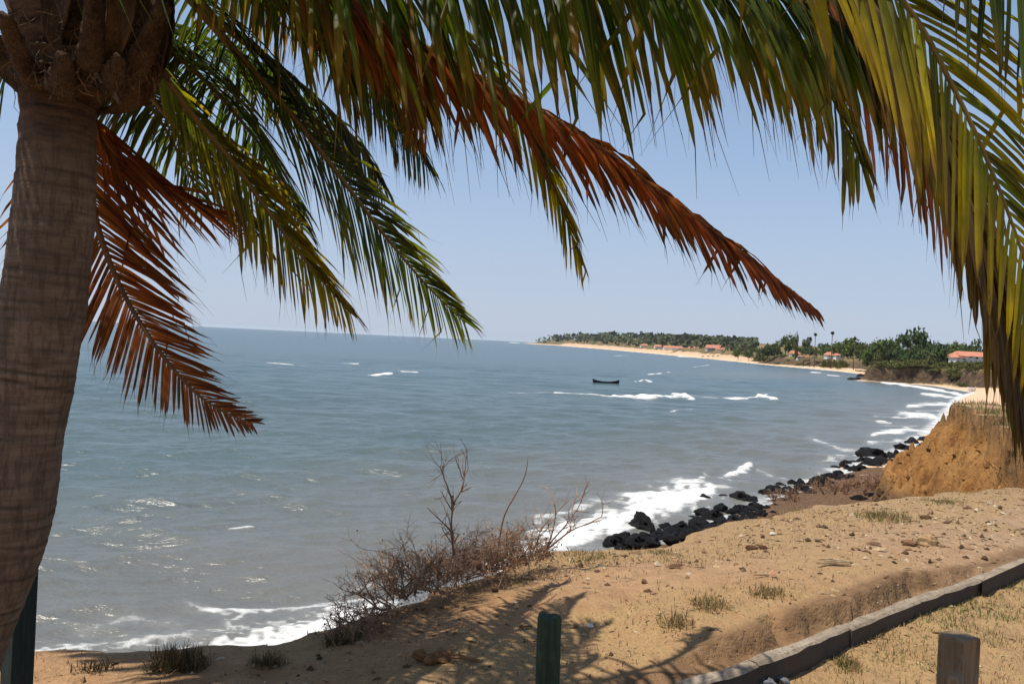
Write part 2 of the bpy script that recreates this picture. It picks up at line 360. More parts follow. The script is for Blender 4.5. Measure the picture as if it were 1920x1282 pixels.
# kerb line (front top edge) on the ground plan
KT = G+0.10
KERB = np.array([onz(x, y, KT)[:2] for x, y in ((1180, 1330), (1309, 1282), (1387, 1259), (1481, 1225), (1575, 1187), (1654, 1152), (1725, 1124), (1819, 1094), (1920, 1056), (2060, 1003))])
def kerb_s(x, y):                # signed distance seaward of the kerb front, and length along it
    best = np.full(x.shape, 1e9); sg = np.zeros(x.shape); al = np.zeros(x.shape); run = 0
    for (ax, ay), (bx, by) in zip(KERB[:-1], KERB[1:]):
        dx, dy = bx-ax, by-ay; L = math.hypot(dx, dy)
        t = ((x-ax)*dx+(y-ay)*dy)/L/L; tc = np.clip(t, 0, 1)
        d2 = (x-ax-tc*dx)**2+(y-ay-tc*dy)**2; m = d2 < best
        best = np.where(m, d2, best); sg = np.where(m, np.sign(dx*(y-ay)-dy*(x-ax)), sg); al = np.where(m, run+tc*L, al); run += L
    return np.sqrt(best)*sg, al
def height(x, y, fine=False):
    x = np.asarray(x, float); y = np.asarray(y, float)
    near = sstep(16, 11, y)
    wob = (fbm(x*0.9, y*0.9, 3, 4)-0.5)*(2.3-1.85*near) + (fbm(x*2.6, y*2.6, 8, 4)-0.5)*(0.8-0.55*near)
    d = sdist(x, y, EDGE) + wob
    top = G + (fbm(x*0.35, y*0.35, 21, 4)-0.5)*0.30*sstep(0.0, 2.5, np.abs(d)+0.3) - 0.32*sstep(14, 24, y)
    global TOPZ; TOPZ = top
    o = np.maximum(-d, 0)        # distance outside the edge
    gully = fbm((x*0.8-y*0.5)*1.1, (x*0.5+y*0.8)*0.25, 31, 4)
    rag = (fbm(x*1.6, y*1.6, 41, 5)-0.5)+0.5*(fbm(x*4.5, y*4.5, 43, 3)-0.5)
    scarp = 0.25+1.1*fbm(x*0.5, y*0.5, 55, 3)*(0.6+0.5*sstep(20, 17, x))
    drop_f = scarp*sstep(0.0, 0.14, o) + o*1.55 + (gully-0.5)*1.5*sstep(0.2, 1.6, o) + rag*0.55*sstep(0.1, 0.8, o)
    drop_n = 0.12*sstep(0.0, 0.5, o) + np.maximum(o-0.15, 0)*2.6
    drop = drop_f*(1-near)+drop_n*near
    rnd = 0.06*np.exp(-np.maximum(d, 0)/0.45)*near
    inl = x-xs(y)
    foot = np.clip(inl, -30, 60)*0.10 + (fbm(x*0.5, y*0.5, 61, 4)-0.5)*0.9*sstep(0.5, 4, inl)
    foot = np.minimum(foot, 3.4)
    z = top-drop-rnd
    z = np.where(o > 0, np.maximum(z, foot), z)
    # kerb, trench and earth bank
    s, al = kerb_s(x, y)
    cut = sstep(9, 7.0, y)
    rg = (fbm(x*5, y*5, 71, 3)-0.5)
    bank = sstep(0.145, 0.20, s+rg*0.30+(fbm(x*11, y*11, 73, 3)-.5)*.08+(fbm(x*1.7, y*1.7, 72, 2)-.5)*.25)*(0.10*sstep(0.5, 1.2, al)*sstep(4.7, 3.3, al)*(0.7+0.6*vn(al*1.3, al*0, 77))+0.02)*(1-sstep(0.3, 3.2, s)*0.8)
    kz = np.where(s > 0.06, np.where(s < 0.24, KT-0.035+rg*0.02, KT-0.05) + bank, G-0.03+(z-G)*0.3+rg*0.02)
    wt = sstep(2.0, 0.45, s)*cut*(d > 0)
    wt = np.where((s <= 0.0), cut*sstep(9.5, 7.5, y)*(d > 0.2), wt)
    z = z*(1-wt)+kz*wt
    z = z + (fbm(x*2.2, y*2.2, 81, 4)-0.5)*0.05*sstep(0.2, 1.0, d)
    if fine: z = z + (fbm(x*9, y*9, 91, 3)-0.5)*0.03*sstep(-0.3, 0.3, d)
    return z, d, s
def gz(x, y): return float(height(np.array([x]), np.array([y]), True)[0][0])

def land_attrs(x, y, z, d, s):
    dz = TOPZ-z; face = np.maximum(sstep(0.04, 0.16, dz+0.1*(fbm(x*2, y*2, 6, 3)-.5)), sstep(0.22, 0.08, d))*sstep(13, 17, y); soil = sstep(1.15, 0.65, dz+0.9*(fbm(x*1.1, y*1.1, 16, 3)-.5))*face
    low = sstep(3.2, 2.0, z)*sstep(15, 20, y); face = face*(1-low*0.9)
    grey = np.clip(0.15+0.75*sstep(4.5, 9.5, y+0.35*x) + 0.5*(fbm(x*0.6, y*0.6, 5, 3)-0.5), 0, 1)
    gr = np.where(s < 0, 0.85, 0.0)*sstep(9, 8, y)
    gr = np.maximum(gr, 0.75*sstep(1.0, 0.2, np.abs(d-0.4))*(y > 6.4))
    gr = np.maximum(gr, 0.8*sstep(0.8, 0.25, np.abs(s-0.75))*sstep(6, 5.0, y)*(s > 0))
    gr = np.maximum(gr, 0.6*sstep(0.5, 0.62, fbm(x*0.8, y*0.8, 15, 3)))
    gr = np.maximum(gr, 0.8*(y > 19)*sstep(.35, .55, fbm(x*0.7, y*0.7, 19, 4))*(d > -.1))
    cut = sstep(.06, .16, s)*sstep(.36, .24, s)*(y < 8)  # mask for the painted shade along the bank face
    return dict(face=face, soil=soil, low=low, cut=cut, grey=grey, grass=np.clip(gr, 0, 1))
def land_tile(name, x0, x1, y0, y1, st, fine, lift=0.0):
    X, Y = np.meshgrid(np.arange(x0, x1+st/2, st), np.arange(y0, y1+st/2, st))
    z, d, s = height(X, Y, fine)
    jx = (fbm(Y*1.3, X*1.3+z*1.2, 113, 3)-0.5)*0.28*sstep(0.0, -0.5, d)*sstep(13, 17, Y)
    a = land_attrs(X, Y, z, d, s)
    v = np.stack([X+jx, Y-jx*0.6, z+lift], -1).reshape(-1, 3)
    me = mesh_np(name, v, grid_quads(*X.shape), None, M['ground'], True, {k: q.ravel() for k, q in a.items()})
    return obj(name, me, None, 'structure')
land_tile('ground', -7, 9.2, 0.3, 13.2, 0.034, True)
land_tile('cliff', 9, 32, 13.1, 45, 0.085, False, -0.004)
land_tile('cliff', -14, 9.05, 13.1, 64, 0.22, False, -0.006)
land_tile('cliff', 31.95, 70, 13.1, 64, 0.3, False, -0.008)
land_tile('cliff', 9, 32, 44.9, 64, 0.3, False, -0.01)
land_tile('cliff', 9.1, 40, -4, 13.2, 0.3, False, -0.006)
land_tile('ground', -40, -6.9, 0.4, 13.2, 0.4, False, -0.006)
land_tile('ground', -40, 9.2, -20, 0.4, 0.4, False, -0.006)

# far shore: beach, bank and hills along the bay
def shore_h(x, y):
    d = x-xs(y)
    w = np.interp(y, [58, 150, 203, 245, 275, 305, 330, 440, 490, 520, 590, 640, 700, 1000, 1600, 3400], [10, 14, 16, 20, 5, 1.5, 2, 4, 20, 20, 8, 5, 16, 24, 26, 30])
    hb = np.interp(y, [58, 200, 245, 290, 320, 440, 490, 560, 700, 1000, 1600, 2600, 3400], [7, 6.5, 6, 6.2, 6.5, 6.5, 5.6, 6, 6.5, 7, 9, 18, 9])
    hl = np.interp(y, [58, 250, 330, 500, 800, 1300, 2400, 3200], [0.5, 1.5, 3, 6, 6, 10, 14, 10])
    rw = np.interp(y, [58, 260, 330, 470, 900, 3000], [6, 5, 4, 12, 18, 60])
    n = fbm(x*0.11, y*0.11, 7, 4)-0.5; n2 = fbm(x*0.45, y*0.45, 9, 3)-0.5
    e = d-w-n*6*sstep(250, 330, y)-n2*2.2
    z = np.clip(d, -20, None)*0.085
    z = np.where(d > w, w*0.085, z)
    z = np.minimum(np.clip(d, -20, None), w)*0.085 + sstep(0, 1, (e+n*3)/rw)*hb*(1+0.6*n) + sstep(0, 1, (d-w-20)/150)*hl*(1+0.5*n) + n2*0.5*sstep(0, 4, e)
    es = e-np.where((y > 650) & (y < 2800), rw*.45, 0)
    return z, sstep(1.0, -1.0, es)*(d > -3), sstep(-0.5, 0.8, e)*sstep(rw*1.0, rw*0.6, e)
def shz(x, y): return float(shore_h(np.array([x]), np.array([y]))[0][0])
yy = np.concatenate([np.linspace(60, 240, 90), np.linspace(241.5, 345, 110), 346*(3480/346)**np.linspace(0, 1, 190)])
dd = np.concatenate([np.linspace(-8, 45, 70), 46*(900/46)**np.linspace(0, 1, 45)])
DY, DD = np.meshgrid(yy, dd, indexing='ij'); DX = xs(DY)+DD
z, sa, bl = shore_h(DX, DY)
blk = bl*np.interp(DY, [58, 200, 262, 320, 420, 640, 660, 760], [0.7, 0.8, 1, 1, 0.7, 0.8, 0.7, 0.2])
me = mesh_np('shore_land', np.stack([DX, DY, z-0.01], -1).reshape(-1, 3), grid_quads(*DX.shape), None, M['shore'], True, {'sand': sa.ravel(), 'bluff': blk.ravel()})
obj('shore_land', me, None, 'structure')

# ------------------------------------------------------------------ sea
def build_sea():
    yp = np.concatenate([np.arange(760, 60, -0.8), np.arange(60, 6, -0.5), 6*(1.25/6)**np.linspace(0, 1, 30)])
    Dr = F*CAM[2]/yp
    cx = np.arange(-1330, 1331, 3.4)
    X = Dr[:, None]*cx[None]/F; Y = np.repeat(Dr[:, None], len(cx), 1)
    sp = np.gradient(Dr)[:, None]*np.ones_like(X)
    Z = np.zeros_like(X); rg = np.random.default_rng(5)
    for k in range(46):
        lam = 1.1*(13/1.1)**rg.random(); th = rad(-97)+rg.normal(0, 0.42)
        a = 0.0085*lam**0.85*(0.6+0.8*rg.random())*(1.15 if lam < 3.2 else 1.0); kk = 2*math.pi/lam
        ph = kk*(X*math.cos(th)+Y*math.sin(th))+rg.random()*6.28
        att = sstep(2.0, 4.5, lam/sp); Z += a*att*(np.sin(ph)+0.25*np.sin(2*ph+0.6))
    Z *= 0.75+0.7*(fbm(X*0.06, Y*0.03, 17, 3)-0.5)
    off = (xs(Y)-X)*np.interp(Y, [20, 60, 110, 240, 600], [0.66, 0.78, 0.8, 0.75, 0.97])  # metres off the shore
    # distance in the picture plane from a set of foam traces
    PX = 960+cx[None]*_cr + 0*X; U = (CAM[2]/Y)*F            # before roll: right, down
    PXr = 960 + cx[None]*_cr - U*_sr; PYr = 641 + cx[None]*_sr + U*_cr - F*math.tan(rad(-PITCH))*1.0
    foam = np.zeros_like(X); lift = np.zeros_like(X)
    L = [  # polyline, half height, strength, lift
        ([(1300, 925), (1262, 936), (1200, 958), (1130, 985), (1040, 1012), (960, 1060)], 27, 1.0, .15),
        ([(1240, 925), (1160, 938), (1090, 950), (1010, 975)], 9, .55, .1),
        ([(700, 1150), (640, 1165), (560, 1190), (480, 1212), (380, 1240)], 27, 0.98, .1),
        ([(430, 1170), (470, 1145), (560, 1137), (680, 1122)], 8, .62, .05), ([(360, 1140), (400, 1150), (480, 1146)], 8, .6, .05),
        ([(60, 1228), (150, 1220), (260, 1208), (400, 1190), (460, 1180)], 12, .58, .05), ([(150, 1190), (240, 1165), (330, 1178)], 12, .42, .0),
        ([(700, 1075), (760, 1062)], 6, .5, 0), ([(640, 1110), (730, 1085)], 6, .5, 0),
        ([(1690, 777), (1740, 781), (1790, 790)], 7, .74, .1), ([(1640, 780), (1700, 783)], 2.5, .6, .05), ([(1705, 763), (1750, 758), (1800, 757)], 5, .72, .1), ([(1720, 770), (1790, 770)], 3, .5, 0), ([(1620, 787), (1670, 794)], 2.2, .8, .1),
        ([(1640, 814), (1700, 806), (1750, 812)], 5.5, .78, .15), ([(1660, 797), (1760, 800)], 4, .5, 0), ([(1630, 830), (1690, 827), (1745, 834)], 5, .62, .1), ([(1684, 848), (1725, 852)], 8, .75, .1),
        ([(1480, 910), (1560, 880), (1640, 862)], 9, .5, .05), ([(1520, 822), (1575, 842), (1620, 846)], 3.5, .55, .05), ([(1540, 865), (1610, 850)], 7, .5, 0),
        ([(1730, 738), (1810, 748)], 4, .75, .1), ([(1655, 716), (1700, 722), (1760, 732), (1815, 743)], 2.6, 1, .1),
        ([(1362, 890), (1385, 884), (1405, 876)], 5.5, .9, .25), ([(1320, 885), (1370, 905)], 3, .55, .05), ([(1420, 880), (1500, 905)], 4, .5, .0),
        ([(1040, 738), (1100, 741), (1180, 746)], 1.2, .85, .2), ([(1150, 745), (1220, 748), (1285, 744)], 2.23, 1.0, .7), ([(1262, 741), (1300, 749)], 2.23, 1.0, .6),
        ([(1290, 742), (1340, 748), (1400, 748), (1440, 741)], 1.5, .95, .3), ([(1422, 743), (1455, 751)], 2.36, 1.0, .7),
        ([(940, 735), (1000, 737), (1060, 737)], 0.74, .5, .1), ([(500, 681), (550, 684)], 1.05, .85, .2), ([(560, 686), (585, 687)], 0.68, .6, 0), ([(690, 704), (735, 701)], 1.18, .85, .2), ([(752, 697), (782, 699)], 1.61, .95, .3),
        ([(640, 681), (672, 682)], 0.68, .7, 0), ([(1190, 716), (1208, 713), (1222, 716)], 0.74, .85, .2), ([(1215, 702), (1240, 700)], 0.68, .8, .1), ([(1300, 688), (1330, 684)], 0.56, .7, 0), ([(1250, 698), (1256, 697)], 0.62, .8, 0),
        ([(1255, 770), (1300, 768)], 0.81, .6, 0), ([(430, 993), (475, 990)], 1.55, .55, .1), ([(1520, 698), (1540, 699)], 0.99, .9, .2), ([(1552, 703), (1575, 705)], 0.74, .8, 0), ([(1150, 667), (1180, 666)], 0.56, .6, 0),
        ([(955, 642), (975, 643)], 0.56, .8, 0), ([(1270, 668), (1330, 671)], 0.62, .8, 0), ([(1460, 684.5), (1560, 694)], 1.05, 1.0, .2), ([(1560, 694), (1620, 698)], 0.99, .95, .1)]
    for pts, hw, st, lf in L:
        best = np.full(X.shape, 1e9); lo = min(p[1] for p in pts)-6*hw; hi = max(p[1] for p in pts)+6*hw
        xl = min(p[0] for p in pts)-8*hw; xh = max(p[0] for p in pts)+8*hw
        m = (PYr > lo) & (PYr < hi) & (PXr > xl) & (PXr < xh)
        if not m.any(): continue
        qx = PXr[m]; qy = PYr[m]; b = np.full(qx.shape, 1e9)
        jit = (vn(qx/14., qy/5., 3)-0.5)*hw*0.9
        for (ax, ay), (bx, by) in zip(pts[:-1], pts[1:]):
            dx, dy = bx-ax, by-ay; t = np.clip(((qx-ax)*dx+(qy-ay)*dy)/(dx*dx+dy*dy), 0, 1)
            b = np.minimum(b, ((qx-ax-t*dx)*0.55)**2+(qy-ay-t*dy)**2)
        q = np.exp(-(np.maximum(np.sqrt(b)+jit, 0)/hw)**1.5*0.9)
        foam[m] = np.maximum(foam[m], st*q); lift[m] = np.maximum(lift[m], lf*q)
    edge = sstep(np.interp(Y, [20, 100, 300, 800, 3000], [2.5, 3.0, 2.5, 6, 25]), 0, off)*sstep(-6, 0, off)
    foam = np.maximum(foam, edge*np.interp(Y, [20, 60, 300, 500], [0.45, .6, .8, 1.0]))
    shore = np.maximum(sstep(48, 2, off)*np.interp(Y, [20, 200, 500, 1500], [1, .85, .3, .15]), 0)
    shore = np.maximum(shore, 0.36*sstep(140, 20, off)*sstep(300, 40, Y))
    shore = np.maximum(shore, 0.75*np.exp(-((PXr-1480)/190)**2-((PYr-703)/9)**2))
    Z = Z*np.interp(off, [0, 6, 30], [0.5, .8, 1])+lift*0.8
    me = mesh_np('sea', np.stack([X, Y, Z], -1).reshape(-1, 3), grid_quads(*X.shape), None, M['sea'], True, {'foam': foam.ravel(), 'shore': shore.ravel()})
    obj('sea', me, None, 'structure')
build_sea()

# ------------------------------------------------------------------ rocks along the waterline
def rock_mesh(seed, mat, name='boulder'):
    rg = random.Random(seed); bm = bmesh.new(); bmesh.ops.create_icosphere(bm, subdivisions=4, radius=1.0)
    pl = [(Vector((rg.gauss(0, 1), rg.gauss(0, 1), rg.gauss(0, 1))).normalized(), 0.42+0.38*rg.random()) for _ in range(16)]
    for v in bm.verts:
        for n, k in pl:
            q = v.co.dot(n)-k
            if q > 0: v.co -= n*q*0.97
        p = v.co; f = float(fbm(np.array([p.x*2.2+p.z*1.3+seed]), np.array([p.y*2.2-p.z*1.7]), seed, 3)[0])-0.5
        f2 = float(fbm(np.array([p.x*5+p.z*3+seed]), np.array([p.y*5-p.z*4]), seed+3, 2)[0])-0.5
        v.co += p.normalized()*(f*0.6+f2*0.34)
        v.co.z *= 0.8
    me = bpy.data.meshes.new(name); bm.to_mesh(me); bm.free(); me.materials.append(mat); return me
RK = [rock_mesh(k, M['rock']) for k in range(7)]; RB = [rock_mesh(20+k, M['rock2']) for k in range(3)]
ROCKS = [(1202, 990, 40, 34), (1144, 1025, 26, 20), (1172, 1012, 28, 16), (1190, 1022, 36, 22), (1222, 1024, 40, 26), (1240, 1008, 30, 22), (1262, 1016, 34, 22), (1281, 1000, 36, 26), (1300, 1012, 34, 24), (1322, 1014, 34, 22),
         (1336, 976, 40, 26), (1312, 988, 36, 24), (1362, 986, 42, 22), (1340, 998, 40, 22), (1360, 1002, 34, 18), (1380, 994, 22, 18), (1320, 967, 30, 16), (1296, 974, 20, 10), (1261, 976, 20, 6), (1323, 935, 22, 12), (1357, 931, 16, 6), (1377, 933, 14, 7),
         (1400, 940, 38, 19), (1354, 955, 26, 13), (1390, 955, 22, 10), (1409, 957, 26, 9), (1420, 950, 28, 12), (1430, 972, 30, 22), (1409, 972, 20, 14), (1402, 985, 30, 15), (1414, 941, 22, 12), (1425, 984, 26, 12),
         (1440, 925, 26, 12), (1458, 922, 30, 15), (1478, 920, 22, 11), (1505, 922, 32, 24), (1490, 928, 22, 12), (1535, 912, 32, 22), (1522, 929, 26, 15), (1545, 916, 20, 14), (1558, 912, 28, 18), (1582, 901, 30, 17), (1572, 892, 15, 8), (1600, 900, 20, 12), (1520, 884, 17, 5), (1591, 869, 20, 4), (1604, 867, 16, 5),
         (1600, 882, 26, 10), (1618, 882, 30, 13), (1634, 874, 32, 16), (1646, 858, 44, 21), (1628, 866, 24, 10), (1660, 872, 36, 18), (1673, 860, 28, 13), (1684, 868, 24, 10), (1699, 844, 32, 17), (1714, 832, 25, 14), (1736, 829, 11, 7), (1732, 852, 26, 24), (1703, 865, 30, 15), (1718, 862, 24, 16), (1700, 850, 8, 4), (1690, 872, 26, 12), (1752, 838, 16, 16)]
SPECIAL = {0: 'tall black boulder standing up against the white surf, leftmost high one', 1: 'black boulder at the left end of the rocks, nearest the dead bush', 22: 'broad flat-topped black boulder out in the grey shallows', 50: 'big jagged black boulder below the orange cliff, widest there', 56: 'small peaked black boulder in white surf at the far end of the rocks',
           19: 'low black boulder awash at the edge of the breaking foam', 44: 'tiny black rock alone in the foamy water away from the pile', 27: 'rounded black boulder at the edge of the dry grass bank', 35: 'rounded black boulder above the green tuft on the bank'}
_rr = random.Random(12)
for _ in range(34):
    _t = _rr.random(); ROCKS.append((int(1150+270*_t+_rr.uniform(-20, 20)), int(1030-45*_t+_rr.uniform(-12, 6)), _rr.randint(16, 34), _rr.randint(10, 20)))
for _ in range(22):
    _t = _rr.random(); ROCKS.append((int(1430+270*_t+_rr.uniform(-12, 12)), int(930-66*_t+_rr.uniform(-4, 8)), _rr.randint(12, 26), _rr.randint(6, 14)))
for _ in range(70):
    _t = _rr.random(); ROCKS.append((int(1145+300*_t+_rr.uniform(-14, 14)), int(1030-66*_t+_rr.uniform(-26, 8)*(0.4+_t*.6)), _rr.randint(10, 22), _rr.randint(6, 14)))
for _ in range(60):
    _t = _rr.random(); ROCKS.append((int(1440+300*_t), int(930-96*_t+_rr.uniform(-10, 10)), _rr.randint(9, 20), _rr.randint(5, 12)))
for k, (px, py, w, h) in enumerate(ROCKS):
    zb = 0.0 if k not in (2, 3, 4, 6, 8, 9, 14) else 0.5
    p = onz(px, py, zb); D = p[1]; o = obj('boulder', RK[k % 7])
    s = w*D/F/2*1.5; sz = max(h*D/F/1.5*1.35, s*0.45)
    o.location = (p[0], p[1]+s*0.4, zb+sz*0.15); o.scale = (s, s*0.9, sz); o.rotation_euler = (0, 0, random.random()*6.28)
    zone = ('in the heap under the grass edge, left of centre' if px < 1290 else 'in the heap beside the grey pool' if px < 1390 else 'in the line past the grey pool' if px < 1500 else 'in front of the rusty rocks' if px < 1620 else 'at the foot of the orange cliff')
    size = 'large' if w >= 36 else ('small' if w <= 21 else 'middling'); shp = 'flat' if h < w*.42 else ('blocky' if h < w*.66 else 'tall')
    tag(o, SPECIAL.get(k, f'{size} {shp} black boulder {zone}'), 'boulder', 'black boulders along the waterline')
for k, (px, py, w, h, zb) in enumerate([(1632, 908, 40, 22, 1.2), (1607, 909, 34, 16, 1.2), (1655, 898, 34, 20, 1.4), (1680, 888, 30, 22, 1.5), (1700, 882, 34, 24, 1.3), (1715, 870, 24, 18, 1.0), (1660, 915, 26, 12, 1.8), (1580, 918, 26, 10, 1.4)]):
    p = onz(px, py, zb); s = w*p[1]/F/2*1.1; o = obj('boulder', RB[k % 3])
    o.location = (p[0], p[1]+s*.3, max(zb, gz(p[0], p[1]))); o.scale = (s, s, max(h*p[1]/F/1.5, s*.5)); o.rotation_euler = (0, 0, random.random()*6.28)
    tag(o, 'rusty brown rock lying between the black boulders and the orange cliff' if k else 'largest rusty brown block in front of the big black boulders', 'rock', 'brown rocks below the cliff')
for k, (px, py, w, h) in enumerate([(1598, 712, 22, 7), (1612, 712, 22, 9), (1628, 713, 26, 11), (1646, 714, 26, 9), (1664, 715, 24, 7), (1615, 706, 20, 9), (1636, 705, 24, 13), (1684, 717, 24, 6), (1706, 719, 24, 6), (1652, 707, 22, 8)]):
    p = onz(px, py, 0.0); s = w*p[1]/F/2*1.15; o = obj('boulder', RK[(k*3) % 7])
    o.location = (p[0], p[1], 0.2); o.scale = (s, s*1.2, h*p[1]/F/1.5); o.rotation_euler = (0, 0, random.random()*6.28)
    tag(o, 'black boulder at the tip of the headland beyond the cliff' if k else 'outermost black boulder at the headland tip, touching open water', 'boulder', 'black boulders at the headland')

# ------------------------------------------------------------------ kerb and posts
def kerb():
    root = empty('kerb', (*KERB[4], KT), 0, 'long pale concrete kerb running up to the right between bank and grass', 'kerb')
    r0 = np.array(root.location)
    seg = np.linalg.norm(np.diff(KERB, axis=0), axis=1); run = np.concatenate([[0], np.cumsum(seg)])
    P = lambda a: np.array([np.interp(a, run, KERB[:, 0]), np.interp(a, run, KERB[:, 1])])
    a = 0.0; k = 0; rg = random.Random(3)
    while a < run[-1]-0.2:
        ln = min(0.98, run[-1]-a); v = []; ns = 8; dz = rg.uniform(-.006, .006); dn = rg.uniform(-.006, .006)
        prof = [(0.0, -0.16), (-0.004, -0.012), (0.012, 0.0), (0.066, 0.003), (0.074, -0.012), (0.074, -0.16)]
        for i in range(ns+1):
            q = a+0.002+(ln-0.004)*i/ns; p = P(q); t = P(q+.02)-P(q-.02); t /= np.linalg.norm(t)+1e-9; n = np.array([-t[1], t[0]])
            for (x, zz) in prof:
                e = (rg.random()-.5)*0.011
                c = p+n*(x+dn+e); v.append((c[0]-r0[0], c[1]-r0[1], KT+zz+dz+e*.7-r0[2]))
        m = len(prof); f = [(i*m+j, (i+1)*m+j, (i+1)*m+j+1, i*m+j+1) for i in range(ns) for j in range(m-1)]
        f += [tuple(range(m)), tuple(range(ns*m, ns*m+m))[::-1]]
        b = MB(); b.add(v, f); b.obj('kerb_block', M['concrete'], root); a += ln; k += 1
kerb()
# flat concrete apron beside the far end of the kerb
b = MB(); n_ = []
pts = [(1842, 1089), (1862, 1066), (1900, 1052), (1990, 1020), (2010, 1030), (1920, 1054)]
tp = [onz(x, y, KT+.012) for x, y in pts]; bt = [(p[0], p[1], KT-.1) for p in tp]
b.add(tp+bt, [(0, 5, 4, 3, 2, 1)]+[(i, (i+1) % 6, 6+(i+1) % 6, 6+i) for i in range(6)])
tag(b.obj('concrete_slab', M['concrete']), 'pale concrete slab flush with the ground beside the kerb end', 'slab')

def mat_post(name, c1, c2, c3):
    t = NT(name); P = t.objc(); g = t.noise(6, 6, 0.7, t.scaled(P, (9, 9, 0.7))); n = t.noise(9, 5, 0.6, P)
    c = t.mix(t.ramp(g, [(.35, 0.0), (.6, 1.0)]), c1, c2); c = t.mix(t.ramp(n, [(.52, 0.0), (.66, 0.8)]), c, c3)
    t.principled(c, 0.8, t.bump(g, 0.7, 0.012), 0.25); return t.m
mp_round = mat_post('stained_green_wood', (0.022, 0.036, 0.024), (0.05, 0.075, 0.038), (0.03, 0.03, 0.025))
mp_sq = mat_post('weathered_brown_wood', (0.12, 0.08, 0.045), (0.26, 0.175, 0.10), (0.22, 0.19, 0.16))
mp_left = mat_post('dark_green_paint', (0.014, 0.024, 0.024), (0.022, 0.04, 0.038), (0.012, 0.016, 0.016))
def round_post(px, py, D, wpx):
    p = at(px, py, D); r = wpx*D/F/2; zt = p[2]; zb = G-0.25
    v = []; nz = 16; na = 26; rg = np.random.default_rng(2)
    prof = 1+0.035*np.cos(np.arange(na)*2*np.pi/na*8+.4)+rg.normal(0, .012, na)
    for i in range(nz):
        f = i/(nz-1); z = zb+(zt-zb)*f
        for j in range(na):
            w = 2*math.pi*j/na; q = prof[j]*(1+0.01*math.sin(5*f+j)); zz = z
            if i == nz-1: q *= 0.90; zz = z
            if i == nz-2: zz = zt-0.012
            cx = r*q*math.cos(w); cy = r*q*math.sin(w)
            if i == nz-1: zz += 0.006*math.cos(w*2+1)-0.014*math.exp(-(cx/(r*.16))**2)
            v.append((cx+0.012*(1-f)-0.006, cy, zz))
    v.append((0, 0, zt-0.012))
    f = [(i*na+j, i*na+(j+1) % na, (i+1)*na+(j+1) % na, (i+1)*na+j) for i in range(nz-1) for j in range(na)]
    f += [((nz-1)*na+j, (nz-1)*na+(j+1) % na, nz*na) for j in range(na)]
    b = MB(); b.add([(x, y, z-zb) for x, y, z in v], f); o = b.obj('wooden_post', mp_round, None, False); o.location = (p[0], p[1]+r, zb); return o
tag(round_post(1034, 1160, 3.5, 45), 'round dark green stained wooden post with a split top, in the middle', 'post', 'posts along the path')
def square_post(px, py, D, side, rz, mat, top=0.012, zb=G-0.25, flat=True):
    p = at(px, py, D); zt = p[2]; b = MB(); s = side/2; ch = side*0.028; v = []
    ring = lambda k, z: [(x*k, y*k, z) for x, y in ((-s+ch, -s), (s-ch, -s), (s, -s+ch), (s, s-ch), (s-ch, s), (-s+ch, s), (-s, s-ch), (-s, -s+ch))]
    h = zt-zb; zs = [0, h*.25, h*.5, h*.75, h-top, h]; ks = [1, .99, 1.0, .995, 1.0, 1-ch/s]
    for z, k in zip(zs, ks): v += ring(k, z)
    f = [(i*8+j, i*8+(j+1) % 8, (i+1)*8+(j+1) % 8, (i+1)*8+j) for i in range(5) for j in range(8)]+[tuple(range(40, 48))]
    b.add(v, f); o = b.obj('wooden_post', mat); o.location = (p[0], p[1], zb); o.rotation_euler = (0, 0, rz); return o
tag(square_post(1799, 1190, 3.5, 0.118, rad(24), mp_sq), 'square weathered brown wooden post on the dry grass at the right', 'post', 'posts along the path')
tag(square_post(45, 985, 3.6, 0.098, rad(-33), mp_left), 'taller square dark green post half hidden behind the palm trunk', 'post', 'posts along the path')

